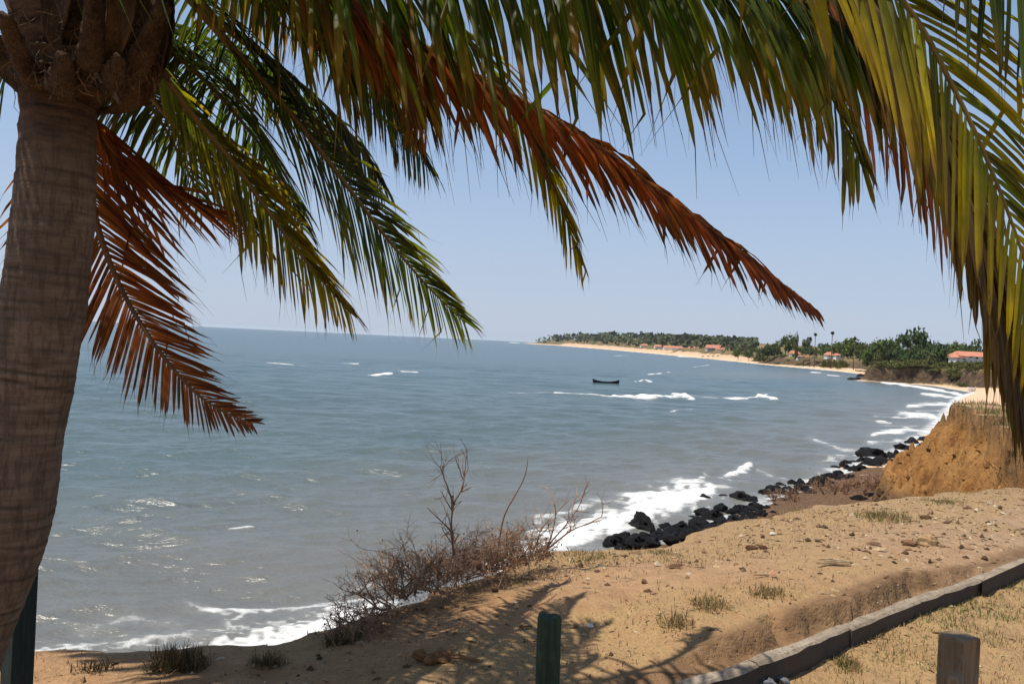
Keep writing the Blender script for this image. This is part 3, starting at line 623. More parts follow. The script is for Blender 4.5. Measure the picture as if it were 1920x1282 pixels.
# ------------------------------------------------------------------ palm
CROWN = at(205, -110, 3.1)
def spline(P, n):
    P = np.asarray(P, float); m = len(P); Q = np.vstack([2*P[0]-P[1], P, 2*P[-1]-P[-2]]); out = []
    L = np.linalg.norm(np.diff(P, axis=0), axis=1); cum = np.concatenate([[0], np.cumsum(L)])
    for s in np.linspace(0, cum[-1], n):
        k = min(np.searchsorted(cum, s, 'right')-1, m-2); t = (s-cum[k])/L[k]
        a, b, c, d = Q[k:k+4]
        out.append(0.5*((2*b)+(-a+c)*t+(2*a-5*b+4*c-d)*t*t+(-a+3*b-3*c+d)*t**3))
    return np.array(out), cum[-1]
tb = at(-165, 1460, 3.1); 
palm = empty('coconut_palm', (tb[0], tb[1], G-0.05), 0, 'coconut palm with ringed leaning trunk and overhanging green and rusty fronds', 'palm tree')
PO = np.array(palm.location)
def trunk():
    axis = [(-185, 1500), (-140, 1380), (-76, 1200), (3, 1000), (38, 800), (77, 600), (101, 400), (112, 205), (120, 165), (140, 105), (160, 40), (178, -60), (190, -150)]
    wid = [175, 170, 162, 155, 150, 147, 139, 127, 142, 222, 250, 235, 150]
    P, L = spline([at(x, y, 3.1) for x, y in axis], 300)
    W = np.interp(np.linspace(0, 1, 300), np.linspace(0, 1, len(wid)), wid)
    # widths by height
    zc = np.array([at(x, y, 3.1)[2] for x, y in axis]); R = np.interp(P[:, 2], zc, np.array(wid)*3.1/F/2)
    na = 48; v = np.zeros((300, na, 3)); ring = np.zeros((300, na)); rg = np.random.default_rng(11)
    T = np.gradient(P, axis=0); T /= np.linalg.norm(T, axis=1)[:, None]
    s = np.linspace(0, L, 300); marks = np.cumsum(rg.uniform(0.018, 0.085, 80)); mstr = rg.uniform(.25, 1.0, 80); ang = np.arange(na)*2*np.pi/na
    tilt = rg.normal(0, .012, 80)
    for k in range(300):
        x = np.cross(T[k], [0, 1, 0]); x /= np.linalg.norm(x); y = np.cross(T[k], x)
        e = np.zeros(na); rm = np.zeros(na)
        for m, tl, ms in zip(marks, tilt, mstr):
            d = s[k]-m-tl*np.cos(ang+m*40)
            if abs(s[k]-m) < .06: e = np.maximum(e, np.where(d < 0, np.exp(d/.02), np.exp(-d/.004))*ms); rm = np.maximum(rm, np.exp(-(d/.005)**2)*ms)
        nz = (fbm(ang*2.2, np.full(na, s[k]*9), 4, 3)-.5)*(1+4*float(sstep(zc[6], zc[8], P[k, 2])))
        rr = R[k]*(1+0.038*e-0.04*rm+0.06*nz)
        v[k] = P[k]+rr[:, None]*(np.cos(ang)[:, None]*x+np.sin(ang)[:, None]*y); ring[k] = rm*(0.5+vn(ang*1.5, np.full(na, s[k]*3), 9))
    v = v.reshape(-1, 3)-PO; i = np.arange(299)[:, None]*na; j = np.arange(na)[None]; j2 = (j+1) % na
    q = np.stack([i+j, i+j2, i+na+j2, i+na+j], -1).reshape(-1, 4)
    obj('trunk', mesh_np('trunk', v, q, None, M['bark'], True, {'ring': np.clip(ring, 0, 1).ravel(), 'fib': np.repeat(sstep(zc[6]+.02, zc[8]-.06, P[:, 2]), na)}), palm)
trunk()
# colours: (base colour, tip colour)
GREEN = ((0.024, 0.055, 0.010), (0.065, 0.100, 0.012)); DGREEN = ((0.014, 0.034, 0.012), (0.026, 0.052, 0.012))
YEL = ((0.080, 0.105, 0.008), (0.42, 0.25, 0.008)); GY = ((0.040, 0.070, 0.010), (0.19, 0.16, 0.012))
ORG = ((0.26, 0.125, 0.018), (0.22, 0.06, 0.016)); RUST = ((0.26, 0.060, 0.016), (0.15, 0.032, 0.016)); BROWN = ((0.20, 0.115, 0.045), (0.11, 0.060, 0.028))
ALLF = []                        # every leaflet: (frond, verts, quads, colour, rib, size)
def frond(pts, n, lmax, cols, nvec0, nvec1, spread=1.0, fwd=0.55, droop=(0.3, 0.9), w=0.034, start=0.16, sides=(1, 1), jit=0.10, cvar=0.3, seed=0, label=None, rr=0.020, lenp=None, tipcol=None, rcol=(0.16, 0.11, 0.03), fromcrown=True, sideband=None, ltip=0.35, wind=(0, 0, 0)):
    rg = np.random.default_rng(seed+100)
    P3 = [at(*p) for p in pts]
    if fromcrown: P3 = [CROWN]+P3
    R, L = spline(P3, 70)
    T = np.gradient(R, axis=0); T /= np.linalg.norm(T, axis=1)[:, None]
    u = np.linspace(0, 1, 70); left_ = P3[-1][0] < 0.6; n = int(n*(1.3 if left_ else 1.0)); w = w*(0.62 if left_ else 1.0)
    b = MB(); rad_ = rr*(1-u)**0.8+0.0025; rad_[:6] *= np.linspace(1.5, 1.05, 6)
    b.tube(R-PO, rad_, 6, rcol); fo = b.obj('frond', M['rachis'], palm, True)
    if label: fo['label'] = label
    g = np.array([0, 0, -1.0]); N0 = np.array(nvec0, float); N1 = np.array(nvec1, float)
    for i in range(n):
        for sd in (1, -1):
            if sides[0 if sd == 1 else 1] < rg.random(): continue
            t = start+(1-start)*((i+0.5*(sd > 0)*0.8+rg.normal(0, .15))/n); t = min(max(t, start), 0.998)
            k = t*69; a = int(k); f = k-a; p = R[a]*(1-f)+R[min(a+1, 69)]*f; tt = T[a]*(1-f)+T[min(a+1, 69)]*f
            N = N0*(1-t)+N1*t; S = np.cross(tt, N); S /= np.linalg.norm(S)+1e-9; S *= sd
            q = (t-start)/(1-start)
            l = lmax*(np.interp(q, [0, .12, .35, .7, 1], lenp or [.5, .8, 1, .8, ltip]))*(1+rg.normal(0, .10))
            fw = fwd+0.9*q**3
            dr = droop[0]*(1-t)+droop[1]*t+rg.normal(0, .06)
            d0 = S*spread+tt*fw+N/np.linalg.norm(N)*0.12+rg.normal(0, jit, 3); d0 /= np.linalg.norm(d0)
            ns = 7; XS = np.array([0, .07, .22, .45, .65, .8, .88, 1.0+.12*rg.random()]); pt = [p]; d = d0
            for m in range(ns):
                x = XS[m+1]; dd_ = d0+g*dr*x*1.6+np.array(wind)*x+(rg.normal(0, .22, 3) if m == ns-1 else 0); dd_ /= np.linalg.norm(dd_); pt.append(pt[-1]+dd_*l*(XS[m+1]-XS[m]))
            if rg.random() < .09:      # some are snapped and hang
                m = rg.integers(3, 6); kd = np.array(pt[m+1:])-pt[m]; bd = g+rg.normal(0, .35, 3); bd /= np.linalg.norm(bd)
                pt[m+1:] = [pt[m]+bd*np.linalg.norm(q_) for q_ in kd]
            pt = np.array(pt); tn = np.gradient(pt, axis=0); tn /= np.linalg.norm(tn, axis=1)[:, None]
            tw = rg.normal(0, 0.30); V = []; wv = w*(0.75+0.5*rg.random())*(0.45+0.55*l/lmax)
            prof = np.array([.35, .80, 1, .97, .86, .60, .13, .03])
            for m in range(ns+1):
                a1 = tt-tn[m]*np.dot(tt, tn[m]); a1 /= np.linalg.norm(a1)+1e-9; a2 = np.cross(tn[m], a1)
                an = tw*(0.4+m/ns); W = a1*math.cos(an)+a2*math.sin(an); H = -a1*math.sin(an)+a2*math.cos(an)
                h = wv*prof[m]/2; V += [pt[m]-W*h, pt[m]+H*h*0.55, pt[m]+W*h]
            V = np.array(V)
            cb, ct = np.array(cols[0]), np.array(cols[1])
            sh = (1+rg.normal(0, cvar))*1.0; sh = min(max(sh, .4), 1.8); xx = np.minimum(XS, 1)[:, None]
            mixt = np.clip(xx**1.3+rg.normal(0, .18)+(q-.5)*.5, 0, 1)
            cc = (cb*(1-mixt)+ct*mixt)*sh
            if tipcol is not None: k5 = sstep(.62, .9, xx+rg.normal(0, .06)); cc = cc*(1-k5)+np.array(tipcol)*k5*np.where(xx > .86, .35, 1)
            cc = np.repeat(cc, 3, 0); rib = np.tile([0, 1, 0], ns+1)
            j = np.arange(ns)*3; Q = np.concatenate([np.stack([j, j+1, j+4, j+3], 1), np.stack([j+1, j+2, j+5, j+4], 1)])
            # visible size in the picture
            c3 = pt[[1, 4, 7]]-CAM; dep = c3@_f; X = 960+F*(c3@_r)/np.maximum(dep, .1); Y = 641-F*(c3@_u)/np.maximum(dep, .1)
            vis = np.mean((X > 0) & (X < 1920) & (Y > 0) & (Y < 1282) & (dep > .2))
            ALLF.append((fo, V-PO, Q, cc, rib, vis*l*wv/max(np.mean(dep), .3)**2))
    return fo
UP = (0, 0, 1); FACE = (0, -1, 0.25)
TIPB = (0.10, 0.05, 0.02)
#  rusty hanging frond in front of the sea
frond([(140, 120, 3.35), (163, 280, 3.5), (177, 400, 3.55), (205, 490, 3.55), (245, 575, 3.5), (300, 660, 3.45), (358, 728, 3.4), (412, 768, 3.35), (474, 795, 3.3)], 74, 0.56, ((0.23, 0.055, 0.016), (0.115, 0.027, 0.015)), (0.25, -1, .2), (0.2, -1, .3), fwd=1.05, spread=.95, droop=(0.10, .10), w=.027, start=.28, jit=.06, seed=1,
      label='rusty dead frond hanging against the sea beside the trunk', lenp=[1, 1.05, .82, .50, .13], rcol=(.20, .09, .03))
#  rust-orange long leaflets just above it, pointing right
frond([(165, 170, 3.3), (190, 250, 3.45), (250, 320, 3.6), (330, 365, 3.8), (420, 405, 4.0)], 34, 0.50, RUST, (0.1, -1, .5), (0.1, -1, .5), fwd=1.3, spread=.5, droop=(.15, .25), w=.03, start=.3, seed=2, label='rusty orange frond just above the hanging dead one', rcol=(.2, .1, .03))
#  yellow-green frond with yellow tip
frond([(260, 60, 3.3), (340, 190, 3.6), (440, 310, 3.9), (520, 420, 4.2), (590, 510, 4.4), (658, 588, 4.6)], 62, 0.52, YEL, (0, -.9, .6), (0, -1, .35), fwd=1.35, spread=.75, droop=(.45, .5), w=.029, start=.22, seed=3, label='yellowing green frond ending over the horizon, left of centre', tipcol=TIPB)
#  dark green frond with long straight leaflets
frond([(300, -60, 3.3), (440, 95, 3.8), (550, 220, 4.2), (640, 335, 4.6), (720, 440, 5.0), (800, 535, 5.4), (872, 606, 5.7)], 74, 0.72, ((0.016, 0.042, 0.010), (0.11, 0.13, 0.010)), (.15, -.8, .6), (.1, -1, .3), fwd=1.35, spread=.9, droop=(.22, .4), w=.031, start=.2, seed=4, label='dark green frond with a yellow-green tip above the open sea', tipcol=(.20, .15, .03))
#  long rusty frond crossing the sky
frond([(420, -140, 3.2), (640, -10, 3.3), (780, 80, 3.4), (950, 175, 3.5), (1100, 262, 3.6), (1250, 368, 3.7), (1400, 480, 3.8), (1530, 582, 3.9)], 112, 0.58, ((0.32, 0.082, 0.016), (0.20, 0.038, 0.018)), (0, -.6, .9), (-.1, -.8, .6), fwd=1.0, spread=.35, droop=(1.15, .55), w=.025, start=.22, seed=5, label='long rusty red frond slanting across the sky to the right', rcol=(.3, .12, .04), tipcol=(.07, .03, .018), lenp=[.85, 1, .95, .7, .18])
#  yellow-green tuft behind it
frond([(600, -120, 3.6), (860, 60, 4.0), (960, 200, 4.2), (1030, 330, 4.3), (1092, 498, 4.4)], 44, 0.5, YEL, (0, -1, .4), (0, -1, .2), fwd=1.3, spread=.45, droop=(.6, .5), w=.03, start=.3, seed=6, label='narrow yellow-green frond hanging behind the rusty one', tipcol=TIPB)
#  overhead fronds whose leaflets hang into the picture
frond([(480, -130, 3.0), (760, -130, 3.0), (1010, -100, 3.0), (1250, -70, 3.0), (1450, -20, 3.0), (1590, 60, 3.0), (1660, 160, 3.05)], 92, 1.05, ((0.022, 0.056, 0.008), (0.085, 0.115, 0.008)), UP, (-.2, -.7, .7), fwd=.25, spread=.38, droop=(2.2, 1.6), w=.029, start=.16, seed=7, label='green overhead frond whose leaflets hang in the top middle', tipcol=(.26, .14, .02), lenp=[.75, .95, 1, .75, .3])
frond([(420, -330, 2.7), (800, -400, 2.5), (1200, -330, 2.4), (1500, -170, 2.35), (1690, 0, 2.3), (1790, 170, 2.3), (1855, 310, 2.3), (1905, 440, 2.3), (1945, 570, 2.3)], 96, 0.76, ((0.085, 0.120, 0.008), (0.44, 0.31, 0.008)), UP, (.1, -1, .2), fwd=.75, spread=.85, droop=(1.0, .22), w=.0245, start=.16, jit=.05, seed=8, label='large near frond at the right with yellow lit leaflets', tipcol=(.30, .17, .02), lenp=[.7, .9, 1, .85, .4], rcol=(.2, .13, .03))
frond([(400, -260, 3.2), (700, -260, 3.4), (1000, -190, 3.5), (1250, -90, 3.5), (1420, 20, 3.5), (1540, 150, 3.5), (1610, 300, 3.5)], 74, 0.95, GY, UP, (0, -.9, .5), fwd=.3, spread=.45, droop=(1.9, 1.2), w=.029, start=.2, seed=9, label='green frond behind the large near one at upper right', tipcol=(.22, .10, .02), lenp=[.75, .95, 1, .75, .3])
#  dead brown frond hanging at the right edge
frond([(500, -420, 3.2), (1000, -430, 3.2), (1450, -220, 3.1), (1680, 80, 3.0), (1775, 260, 2.95), (1835, 430, 2.9), (1880, 600, 2.9), (1935, 800, 2.9)], 110, 0.75, BROWN, UP, (0, -1, .2), fwd=1.3, spread=.34, droop=(1.3, .5), w=.034, start=.42, seed=10, label='brown dead frond hanging down at the right edge', rcol=(.2, .12, .05), lenp=[.9, 1, 1, .8, .5])
frond([(520, -380, 3.6), (1000, -360, 3.8), (1400, -180, 3.8), (1600, 60, 3.8), (1700, 240, 3.8), (1780, 420, 3.8)], 44, 0.85, RUST, UP, (0, -1, .3), fwd=.8, spread=.4, droop=(1.3, .9), w=.026, start=.45, seed=11, label='thin rusty frond with stringy leaflets behind the right side ones', rcol=(.2, .09, .04))
frond([(560, -520, 2.8), (1100, -620, 2.6), (1600, -420, 2.4), (1850, -160, 2.3), (1985, 60, 2.3), (2060, 260, 2.3)], 56, 0.70, GREEN, UP, (-.1, -1, .3), fwd=.7, spread=.9, droop=(1.0, .5), w=.026, start=.4, seed=12, label='green frond in the top right corner', tipcol=(.2, .12, .02))
#  fronds filling the crown on the left
frond([(310, -200, 3.3), (480, -90, 3.9), (620, 40, 4.4), (720, 170, 4.8), (800, 310, 5.1)], 62, 0.68, DGREEN, (0, -.5, .9), (0, -.8, .6), fwd=.7, spread=.7, droop=(.9, .9), w=.036, start=.2, seed=13, label='dark green frond at the top left with hanging leaflets', tipcol=TIPB)
frond([(240, 20, 3.5), (330, 100, 4.0), (430, 200, 4.5), (520, 320, 5.0), (570, 430, 5.3)], 62, 0.66, GREEN, (0, -.5, .9), (0, -.8, .6), fwd=.65, spread=.8, droop=(.8, .9), w=.034, start=.22, seed=14, label='green frond behind the yellowing one, its leaflets crossing', tipcol=TIPB)
frond([(230, 100, 3.5), (290, 190, 4.0), (360, 270, 4.4), (440, 370, 4.7), (500, 470, 4.9)], 50, 0.52, GY, (0, -.7, .8), (0, -.8, .6), fwd=.8, spread=.7, droop=(.7, .8), w=.032, start=.22, seed=15, label='olive frond low in the crown above the rusty ones', tipcol=(.2, .1, .02))
frond([(330, -120, 3.2), (470, -70, 3.6), (590, -10, 4.0), (690, 60, 4.3), (780, 150, 4.5)], 52, 0.62, ((.06, .06, .014), (.22, .09, .018)), (0, -.6, .9), (0, -.7, .7), fwd=.5, spread=.5, droop=(1.2, 1.2), w=.032, start=.3, seed=16, label='orange brown frond above the dark green ones at upper left', tipcol=TIPB)
frond([(60, -120, 3.4), (-20, -50, 3.7), (-62, 60, 3.9), (-76, 190, 4.0), (-82, 330, 4.0)], 60, 0.40, GREEN, (0, -.7, .8), (0, -1, .4), fwd=.5, spread=.9, droop=(.7, .5), w=.034, start=.3, seed=17, label='green frond at the left edge behind the trunk')
frond([(80, 20, 3.5), (10, 130, 3.9), (-60, 250, 4.2), (-120, 370, 4.4)], 44, 0.5, GY, (0, -1, .6), (0, -1, .3), fwd=.4, spread=1, droop=(.5, .5), w=.032, start=.25, seed=18, label='yellow tipped frond low at the left edge', tipcol=(.25, .12, .02))
frond([(150, -250, 2.6), (60, -300, 1.9), (-100, -300, 1.3)], 44, 0.7, GREEN, UP, UP, fwd=.6, spread=1, droop=(.5, .8), w=.036, start=.25, seed=20, label='green frond reaching back overhead out of the frame')
frond([(220, -260, 2.7), (420, -420, 2.1), (760, -700, 1.6)], 44, 0.7, GREEN, UP, UP, fwd=.6, spread=1, droop=(.4, .8), w=.036, start=.25, seed=21, label='green frond rising overhead out of the frame')
frond([(250, 0, 3.6), (330, 60, 4.2), (470, 120, 5.0), (600, 230, 5.6), (680, 340, 6.0)], 56, 0.7, GREEN, (0, -.5, .9), (0, -.8, .6), fwd=.7, spread=.8, droop=(.8, .9), w=.038, start=.2, seed=22, label='green frond reaching far out, deep in the crown', tipcol=TIPB)
frond([(200, 60, 3.6), (250, 150, 4.2), (320, 260, 4.8), (380, 380, 5.2)], 50, 0.62, DGREEN, (0, -.7, .8), (0, -.9, .6), fwd=.7, spread=.9, droop=(.6, .7), w=.036, start=.2, seed=23, label='dark frond straight behind the trunk top', tipcol=TIPB)
frond([(330, -250, 3.0), (450, -120, 3.3), (560, -30, 3.6), (660, 80, 3.8), (740, 210, 4.0)], 56, 0.7, GREEN, (0, -.6, .8), (0, -.8, .6), fwd=.6, spread=.7, droop=(1.1, 1.1), w=.036, start=.2, seed=24, label='green frond hanging above the long rusty one at upper left', tipcol=(.2, .09, .02))
frond([(120, -250, 3.0), (-100, -400, 2.9), (-400, -450, 2.8), (-700, -300, 2.7)], 50, 0.75, GREEN, UP, UP, fwd=.6, spread=1, droop=(.5, .8), w=.046, start=.2, seed=25, label='unseen green frond spreading left, added to shade the trunk')  # this frond and the next two are unseen, added to shade the trunk
frond([(150, -200, 3.4), (-50, -380, 4.0), (-300, -420, 4.6), (-600, -250, 5.2)], 50, 0.75, GREEN, UP, UP, fwd=.6, spread=1, droop=(.5, .8), w=.046, start=.2, seed=26, label='unseen green frond spreading left and away, added to shade the trunk')
frond([(170, -300, 2.8), (100, -520, 2.4), (-100, -720, 2.0)], 50, 0.75, GREEN, UP, UP, fwd=.6, spread=1, droop=(.5, .8), w=.046, start=.2, seed=27, label='unseen green frond rising to the left, added to shade the trunk')
frond([(320, -60, 3.4), (420, 50, 3.9), (540, 140, 4.4), (640, 230, 4.8), (715, 345, 5.1)], 56, 0.66, DGREEN, (0, -.6, .8), (0, -.8, .6), fwd=.6, spread=.7, droop=(1.0, 1.0), w=.038, start=.2, seed=29, label='dark green frond between the straight leaflets and the rusty frond', tipcol=TIPB)
frond([(420, -170, 3.1), (560, -90, 3.2), (680, 10, 3.4), (760, 110, 3.6), (800, 220, 3.7)], 50, 0.6, ((.16, .09, .012), (.26, .07, .012)), (0, -.6, .8), (0, -.8, .6), fwd=.5, spread=.5, droop=(1.3, 1.3), w=.032, start=.3, seed=30, label='orange frond hanging at the start of the long rusty one', tipcol=TIPB)
frond([(150, -120, 3.6), (20, -200, 4.1), (-150, -150, 4.5), (-320, 20, 4.7), (-420, 200, 4.8)], 64, 0.8, GREEN, (0, -.4, .9), (0, -.6, .8), fwd=.6, spread=.9, droop=(.6, .6), w=.046, start=.2, seed=31, label='green frond drooping beyond the left edge, added to shade the lower left ground')  # frond added beyond the left edge to shade the lower left ground
frond([(120, -150, 3.5), (0, -190, 3.9), (-120, -170, 4.2), (-250, -100, 4.4), (-380, 40, 4.5)], 70, 0.75, GREEN, UP, UP, fwd=.6, spread=1, droop=(.3, .5), w=.085, start=.2, seed=33, label='broad unseen green frond beyond the left edge, added to shade the ground')  # this and the next are unseen, made broad to shade the lower left
frond([(100, -260, 3.3), (-40, -320, 3.7), (-180, -310, 4.0), (-330, -230, 4.2), (-460, -100, 4.3)], 64, 0.75, GREEN, UP, UP, fwd=.6, spread=1, droop=(.3, .5), w=.085, start=.2, seed=34, label='upper unseen green frond beyond the left edge, added to shade the ground')
def leaflets():
    order = sorted(range(len(ALLF)), key=lambda i: -ALLF[i][5]); top = set(order[:300])
    rest = {}
    for i, (fo, V, Q, cc, rib, sz) in enumerate(ALLF):
        if i in top:
            obj('leaflet', mesh_np('leaflet', V, Q, None, M['leaf'], True, {'Col': cc, 'rib': rib}), fo)
        else: rest.setdefault(fo.name, (fo, []))[1].append((V, Q, cc, rib))
    for fo, it in rest.values():
        off = np.cumsum([0]+[len(a[0]) for a in it[:-1]])
        obj('foliage', mesh_np('foliage', np.vstack([a[0] for a in it]), np.vstack([a[1]+o for a, o in zip(it, off)]), None, M['leaf'], True,
                               {'Col': np.vstack([a[2] for a in it]), 'rib': np.concatenate([a[3] for a in it])}), fo, 'stuff')
leaflets()
# old leaf bases and fibrous sheaths round the top of the trunk
def ribbon(pts, ws, thick=0.006, name='leaf_base', mat=None, bend=0.25, wdir=(1, 0, 0), crv=0.3):
    P, L = spline([at(*p) for p in pts], 22); P = P-PO; W = np.interp(np.linspace(0, 1, 22), np.linspace(0, 1, len(ws)), ws)
    T = np.gradient(P, axis=0); T /= np.linalg.norm(T, axis=1)[:, None]; v = []; nn = 7; rg = np.random.default_rng(len(pts)+int(ws[0]*1e4))
    for k in range(22):
        a = np.array(wdir, float); a -= T[k]*np.dot(a, T[k]); a /= np.linalg.norm(a); b_ = np.cross(T[k], a)
        for j in range(nn):
            x = (j/(nn-1)-.5)*2; e = rg.normal(0, .003)
            v.append(P[k]+a*x*W[k]/2+b_*((x*x-1)*W[k]*crv+e))
    v = np.array(v); f = grid_quads(22, nn); me = mesh_np(name, v, f, None, mat or M['sheath'], True); o = obj(name, me, palm)
    s = o.modifiers.new('solid', 'SOLIDIFY'); s.thickness = thick; return o
ribbon([(150, 55, 2.90), (172, 90, 2.86), (190, 140, 2.86), (225, 195, 2.9)], [.035, .05, .042, .012], name='leaf_sheath', mat=mat_sheath('grey_sheath', (.15, .125, .105), (.33, .28, .235)))['label'] = 'curled grey strip of sheath peeling from the trunk'
ribbon([(60, 40, 2.95), (20, 80, 2.92), (5, 120, 2.95), (55, 190, 3.0)], [.05, .09, .07, .02], name='leaf_sheath')
ribbon([(230, -150, 2.98), (275, -20, 2.95), (285, 100, 2.95), (270, 200, 3.0)], [.13, .16, .12, .03], mat=mat_sheath('reddish_sheath', (.035, .017, .01), (.15, .075, .04)))
ribbon([(110, -160, 2.9), (130, -40, 2.85), (150, 40, 2.86)], [.16, .20, .17], mat=mat_sheath('pale_leaf_base', (.12, .07, .035), (.24, .15, .08)))
ribbon([(60, -120, 3.0), (40, -20, 2.95), (70, 70, 2.9), (110, 110, 2.92)], [.12, .14, .12, .05])
ribbon([(30, 90, 2.92), (80, 100, 2.86), (150, 105, 2.86), (220, 95, 2.92)], [.05, .075, .075, .04], name='leaf_sheath', wdir=(0, 0, 1))
ribbon([(190, 60, 2.88), (250, 90, 2.95), (290, 120, 3.1), (320, 150, 3.25)], [.09, .08, .06, .035], wdir=(0, 0, 1), mat=mat_sheath('brown_leaf_base', (.04, .022, .013), (.15, .085, .05)))
ribbon([(180, 210, 3.2), (230, 200, 3.15), (250, 170, 3.1), (240, 130, 3.05)], [.02, .06, .09, .06], name='leaf_sheath')

ribbon([(90, -140, 2.88), (105, -30, 2.82), (100, 60, 2.84), (120, 120, 2.90)], [.10, .13, .10, .02])
ribbon([(215, -140, 2.86), (228, -20, 2.80), (215, 80, 2.84), (190, 150, 2.92)], [.10, .12, .09, .015], mat=mat_sheath('ochre_leaf_base', (.10, .055, .025), (.21, .12, .06)))
ribbon([(20, 130, 2.95), (60, 150, 2.90), (120, 140, 2.88), (180, 160, 2.90)], [.02, .05, .06, .015], name='leaf_sheath', wdir=(0, 0, 1))
ribbon([(300, -60, 3.05), (312, 40, 3.0), (300, 130, 3.02), (282, 175, 3.05)], [.06, .07, .06, .01])
mst = mat_sheath('cut_stalk', (.035, .02, .012), (.13, .08, .045))
for q_, ws_ in (([(70, 165, 2.93), (45, 120, 2.85), (22, 70, 2.78), (8, 25, 2.72)], [.10, .085, .07, .055]), ([(245, 150, 2.95), (268, 100, 2.86), (292, 50, 2.80), (310, 5, 2.76)], [.10, .085, .07, .06]),
                ([(165, 130, 2.86), (172, 85, 2.80), (176, 30, 2.74), (178, -20, 2.70)], [.11, .09, .075, .065]), ([(110, 175, 2.88), (118, 140, 2.84), (120, 100, 2.80)], [.12, .10, .05]), ([(205, 175, 2.90), (214, 140, 2.86), (225, 105, 2.82)], [.11, .09, .04])):
    ribbon(q_, ws_, thick=.022, mat=mst, crv=.22)
def fibres():
    rg = np.random.default_rng(77); mb = MB()
    for k in range(240):
        px = rg.uniform(15, 300); py = rg.uniform(0, 150); D = 2.86+.0000038*(px-150)**2*1.0+rg.uniform(-.03, .05); p = at(px, py, D); l = rg.uniform(.03, .16)
        d = np.array([rg.normal(0, .5), rg.normal(-.2, .3), -1.0]); d /= np.linalg.norm(d); pts = [p]
        for m in range(4): d = d+rg.normal(0, .35, 3); d /= np.linalg.norm(d); pts.append(pts[-1]+d*l/4)
        mb.tube(np.array(pts)-PO, np.linspace(.0022, .0007, 5)*rg.uniform(.6, 1.5), 3, np.array((.14, .085, .05))*rg.uniform(.4, 1.8), False)
    mb.obj('fibres', M['twig'], palm, False, 'stuff')
fibres()
# ------------------------------------------------------------------ dead bushes on the edge
TW = ((0.24, 0.135, 0.08), (0.46, 0.295, 0.19))
def grow(mb, p, d, l, r, depth, rg, wig=0.25, split=3, up=0.1):
    n = 5; pts = [np.array(p)]; d = np.array(d, float)
    for k in range(n):
        d = d+rg.normal(0, wig/2, 3)+np.array([0, 0, up*0.3]); d /= np.linalg.norm(d); pts.append(pts[-1]+d*l/n)
    c = np.array(TW[0])*(1-depth*.0)+(np.array(TW[1])-np.array(TW[0]))*rg.random()
    mb.tube(pts, np.linspace(r, r*.55, n+1), 4 if r > .004 else 3, c, False)
    if depth <= 0: return
    for k in range(split+(rg.random() < .5)):
        q = pts[rg.integers(2, n+1)]; e = d+rg.normal(0, .75, 3)*np.array([1, 1, .8]); e /= np.linalg.norm(e)
        grow(mb, q, e, l*rg.uniform(.5, .8), r*.58, depth-1, rg, wig, split, up)
def bush(roots, label, seed, name='dead_bush', special=None, extra=None, rs=1.0):
    rg = np.random.default_rng(seed); r0 = roots[0]; base = at(r0[0], r0[1], r0[2])
    e = empty(name, base, 0, label, 'bush'); mb = MB(); B = np.array(e.location)
    for (px, py, D, hgt, dx, nst) in roots:
        p = at(px, py, D)-B
        for k in range(int(nst*2.1)):
            d = np.array([dx+rg.normal(0, .8), rg.normal(0, .7), .8]); d /= np.linalg.norm(d)
            grow(mb, p+rg.normal(0, .05, 3)*[1, 1, .3], d, hgt*rg.uniform(.28, .50), 0.0054*rs*rg.uniform(.7, 1.3), 3, rg, .3, 3, .0)
    mb.obj('twigs', M['twig'], e, False, 'stuff')
    for pts, r in (special or []):
        b = MB(); P, L = spline([at(*q) for q in pts], 14); rr = np.linspace(r, r*.35, 14); b.tube(P-B, rr, 6, (0.20, 0.125, 0.09)); 
        b.obj('stem', M['twig'], e, True)
    mb2 = MB(); 
    for (pts, r, n) in (extra or []):
        P, L = spline([at(*q) for q in pts], 10); P = P-B
        for k in range(n):
            j = rg.integers(3, 10); d = (P[min(j, 9)]-P[j-1]); d = d/np.linalg.norm(d)+rg.normal(0, .5, 3); d /= np.linalg.norm(d)
            grow(mb2, P[min(j, 9)], d, .16*rg.uniform(.6, 1.3), r*.35, 1, rg, .3, 2, .1)
    if mb2.v: mb2.obj('branchlets', M['twig'], e, False, 'stuff')
    # a few dead leaves still hanging on
    ml = MB()
    for k in range(60):
        (px, py, D, hgt, dx, nst) = roots[rg.integers(len(roots))]; p = at(px, py, D)-B+rg.normal(0, .22, 3)*[hgt*1.4, .5, 0]+[0, 0, rg.random()*hgt*.7]
        a = rg.normal(0, 1, 3); a /= np.linalg.norm(a); b_ = np.cross(a, rg.normal(0, 1, 3)); b_ /= np.linalg.norm(b_); s = rg.uniform(.006, .013)*rs
        ml.add([p-a*s, p-b_*s*.6, p+a*s, p+b_*s*.6], [(0, 1, 2, 3)], (0.07, 0.035, 0.025))
    ml.obj('dead_leaves', M['twig'], e, False, 'stuff'); return e
tall = [(858, 1085, 5.75), (850, 1030, 5.75), (846, 980, 5.75), (852, 942, 5.75), (866, 918, 5.75), (870, 900, 5.75)]
tall2 = [(850, 945, 5.75), (840, 915, 5.75), (832, 895, 5.75), (829, 880, 5.75)]
bush([(760, 1120, 5.3, .55, -.1, 6), (800, 1105, 5.5, .60, 0, 7), (850, 1090, 5.7, .6, 0, 7), (730, 1135, 5.2, .5, -.3, 6), (780, 1110, 5.4, .5, 0, 5), (890, 1078, 5.9, .55, .1, 6), (830, 1095, 5.6, .42, 0, 6)],
     'big tangled dead brown bush with one tall forked stem, on the bank edge', 41, special=[(tall, .011), (tall2, .007), ([(852, 1000, 5.75), (815, 965, 5.7), (800, 950, 5.7)], .006)], extra=[(tall, .016, 16), (tall2, .009, 8)])
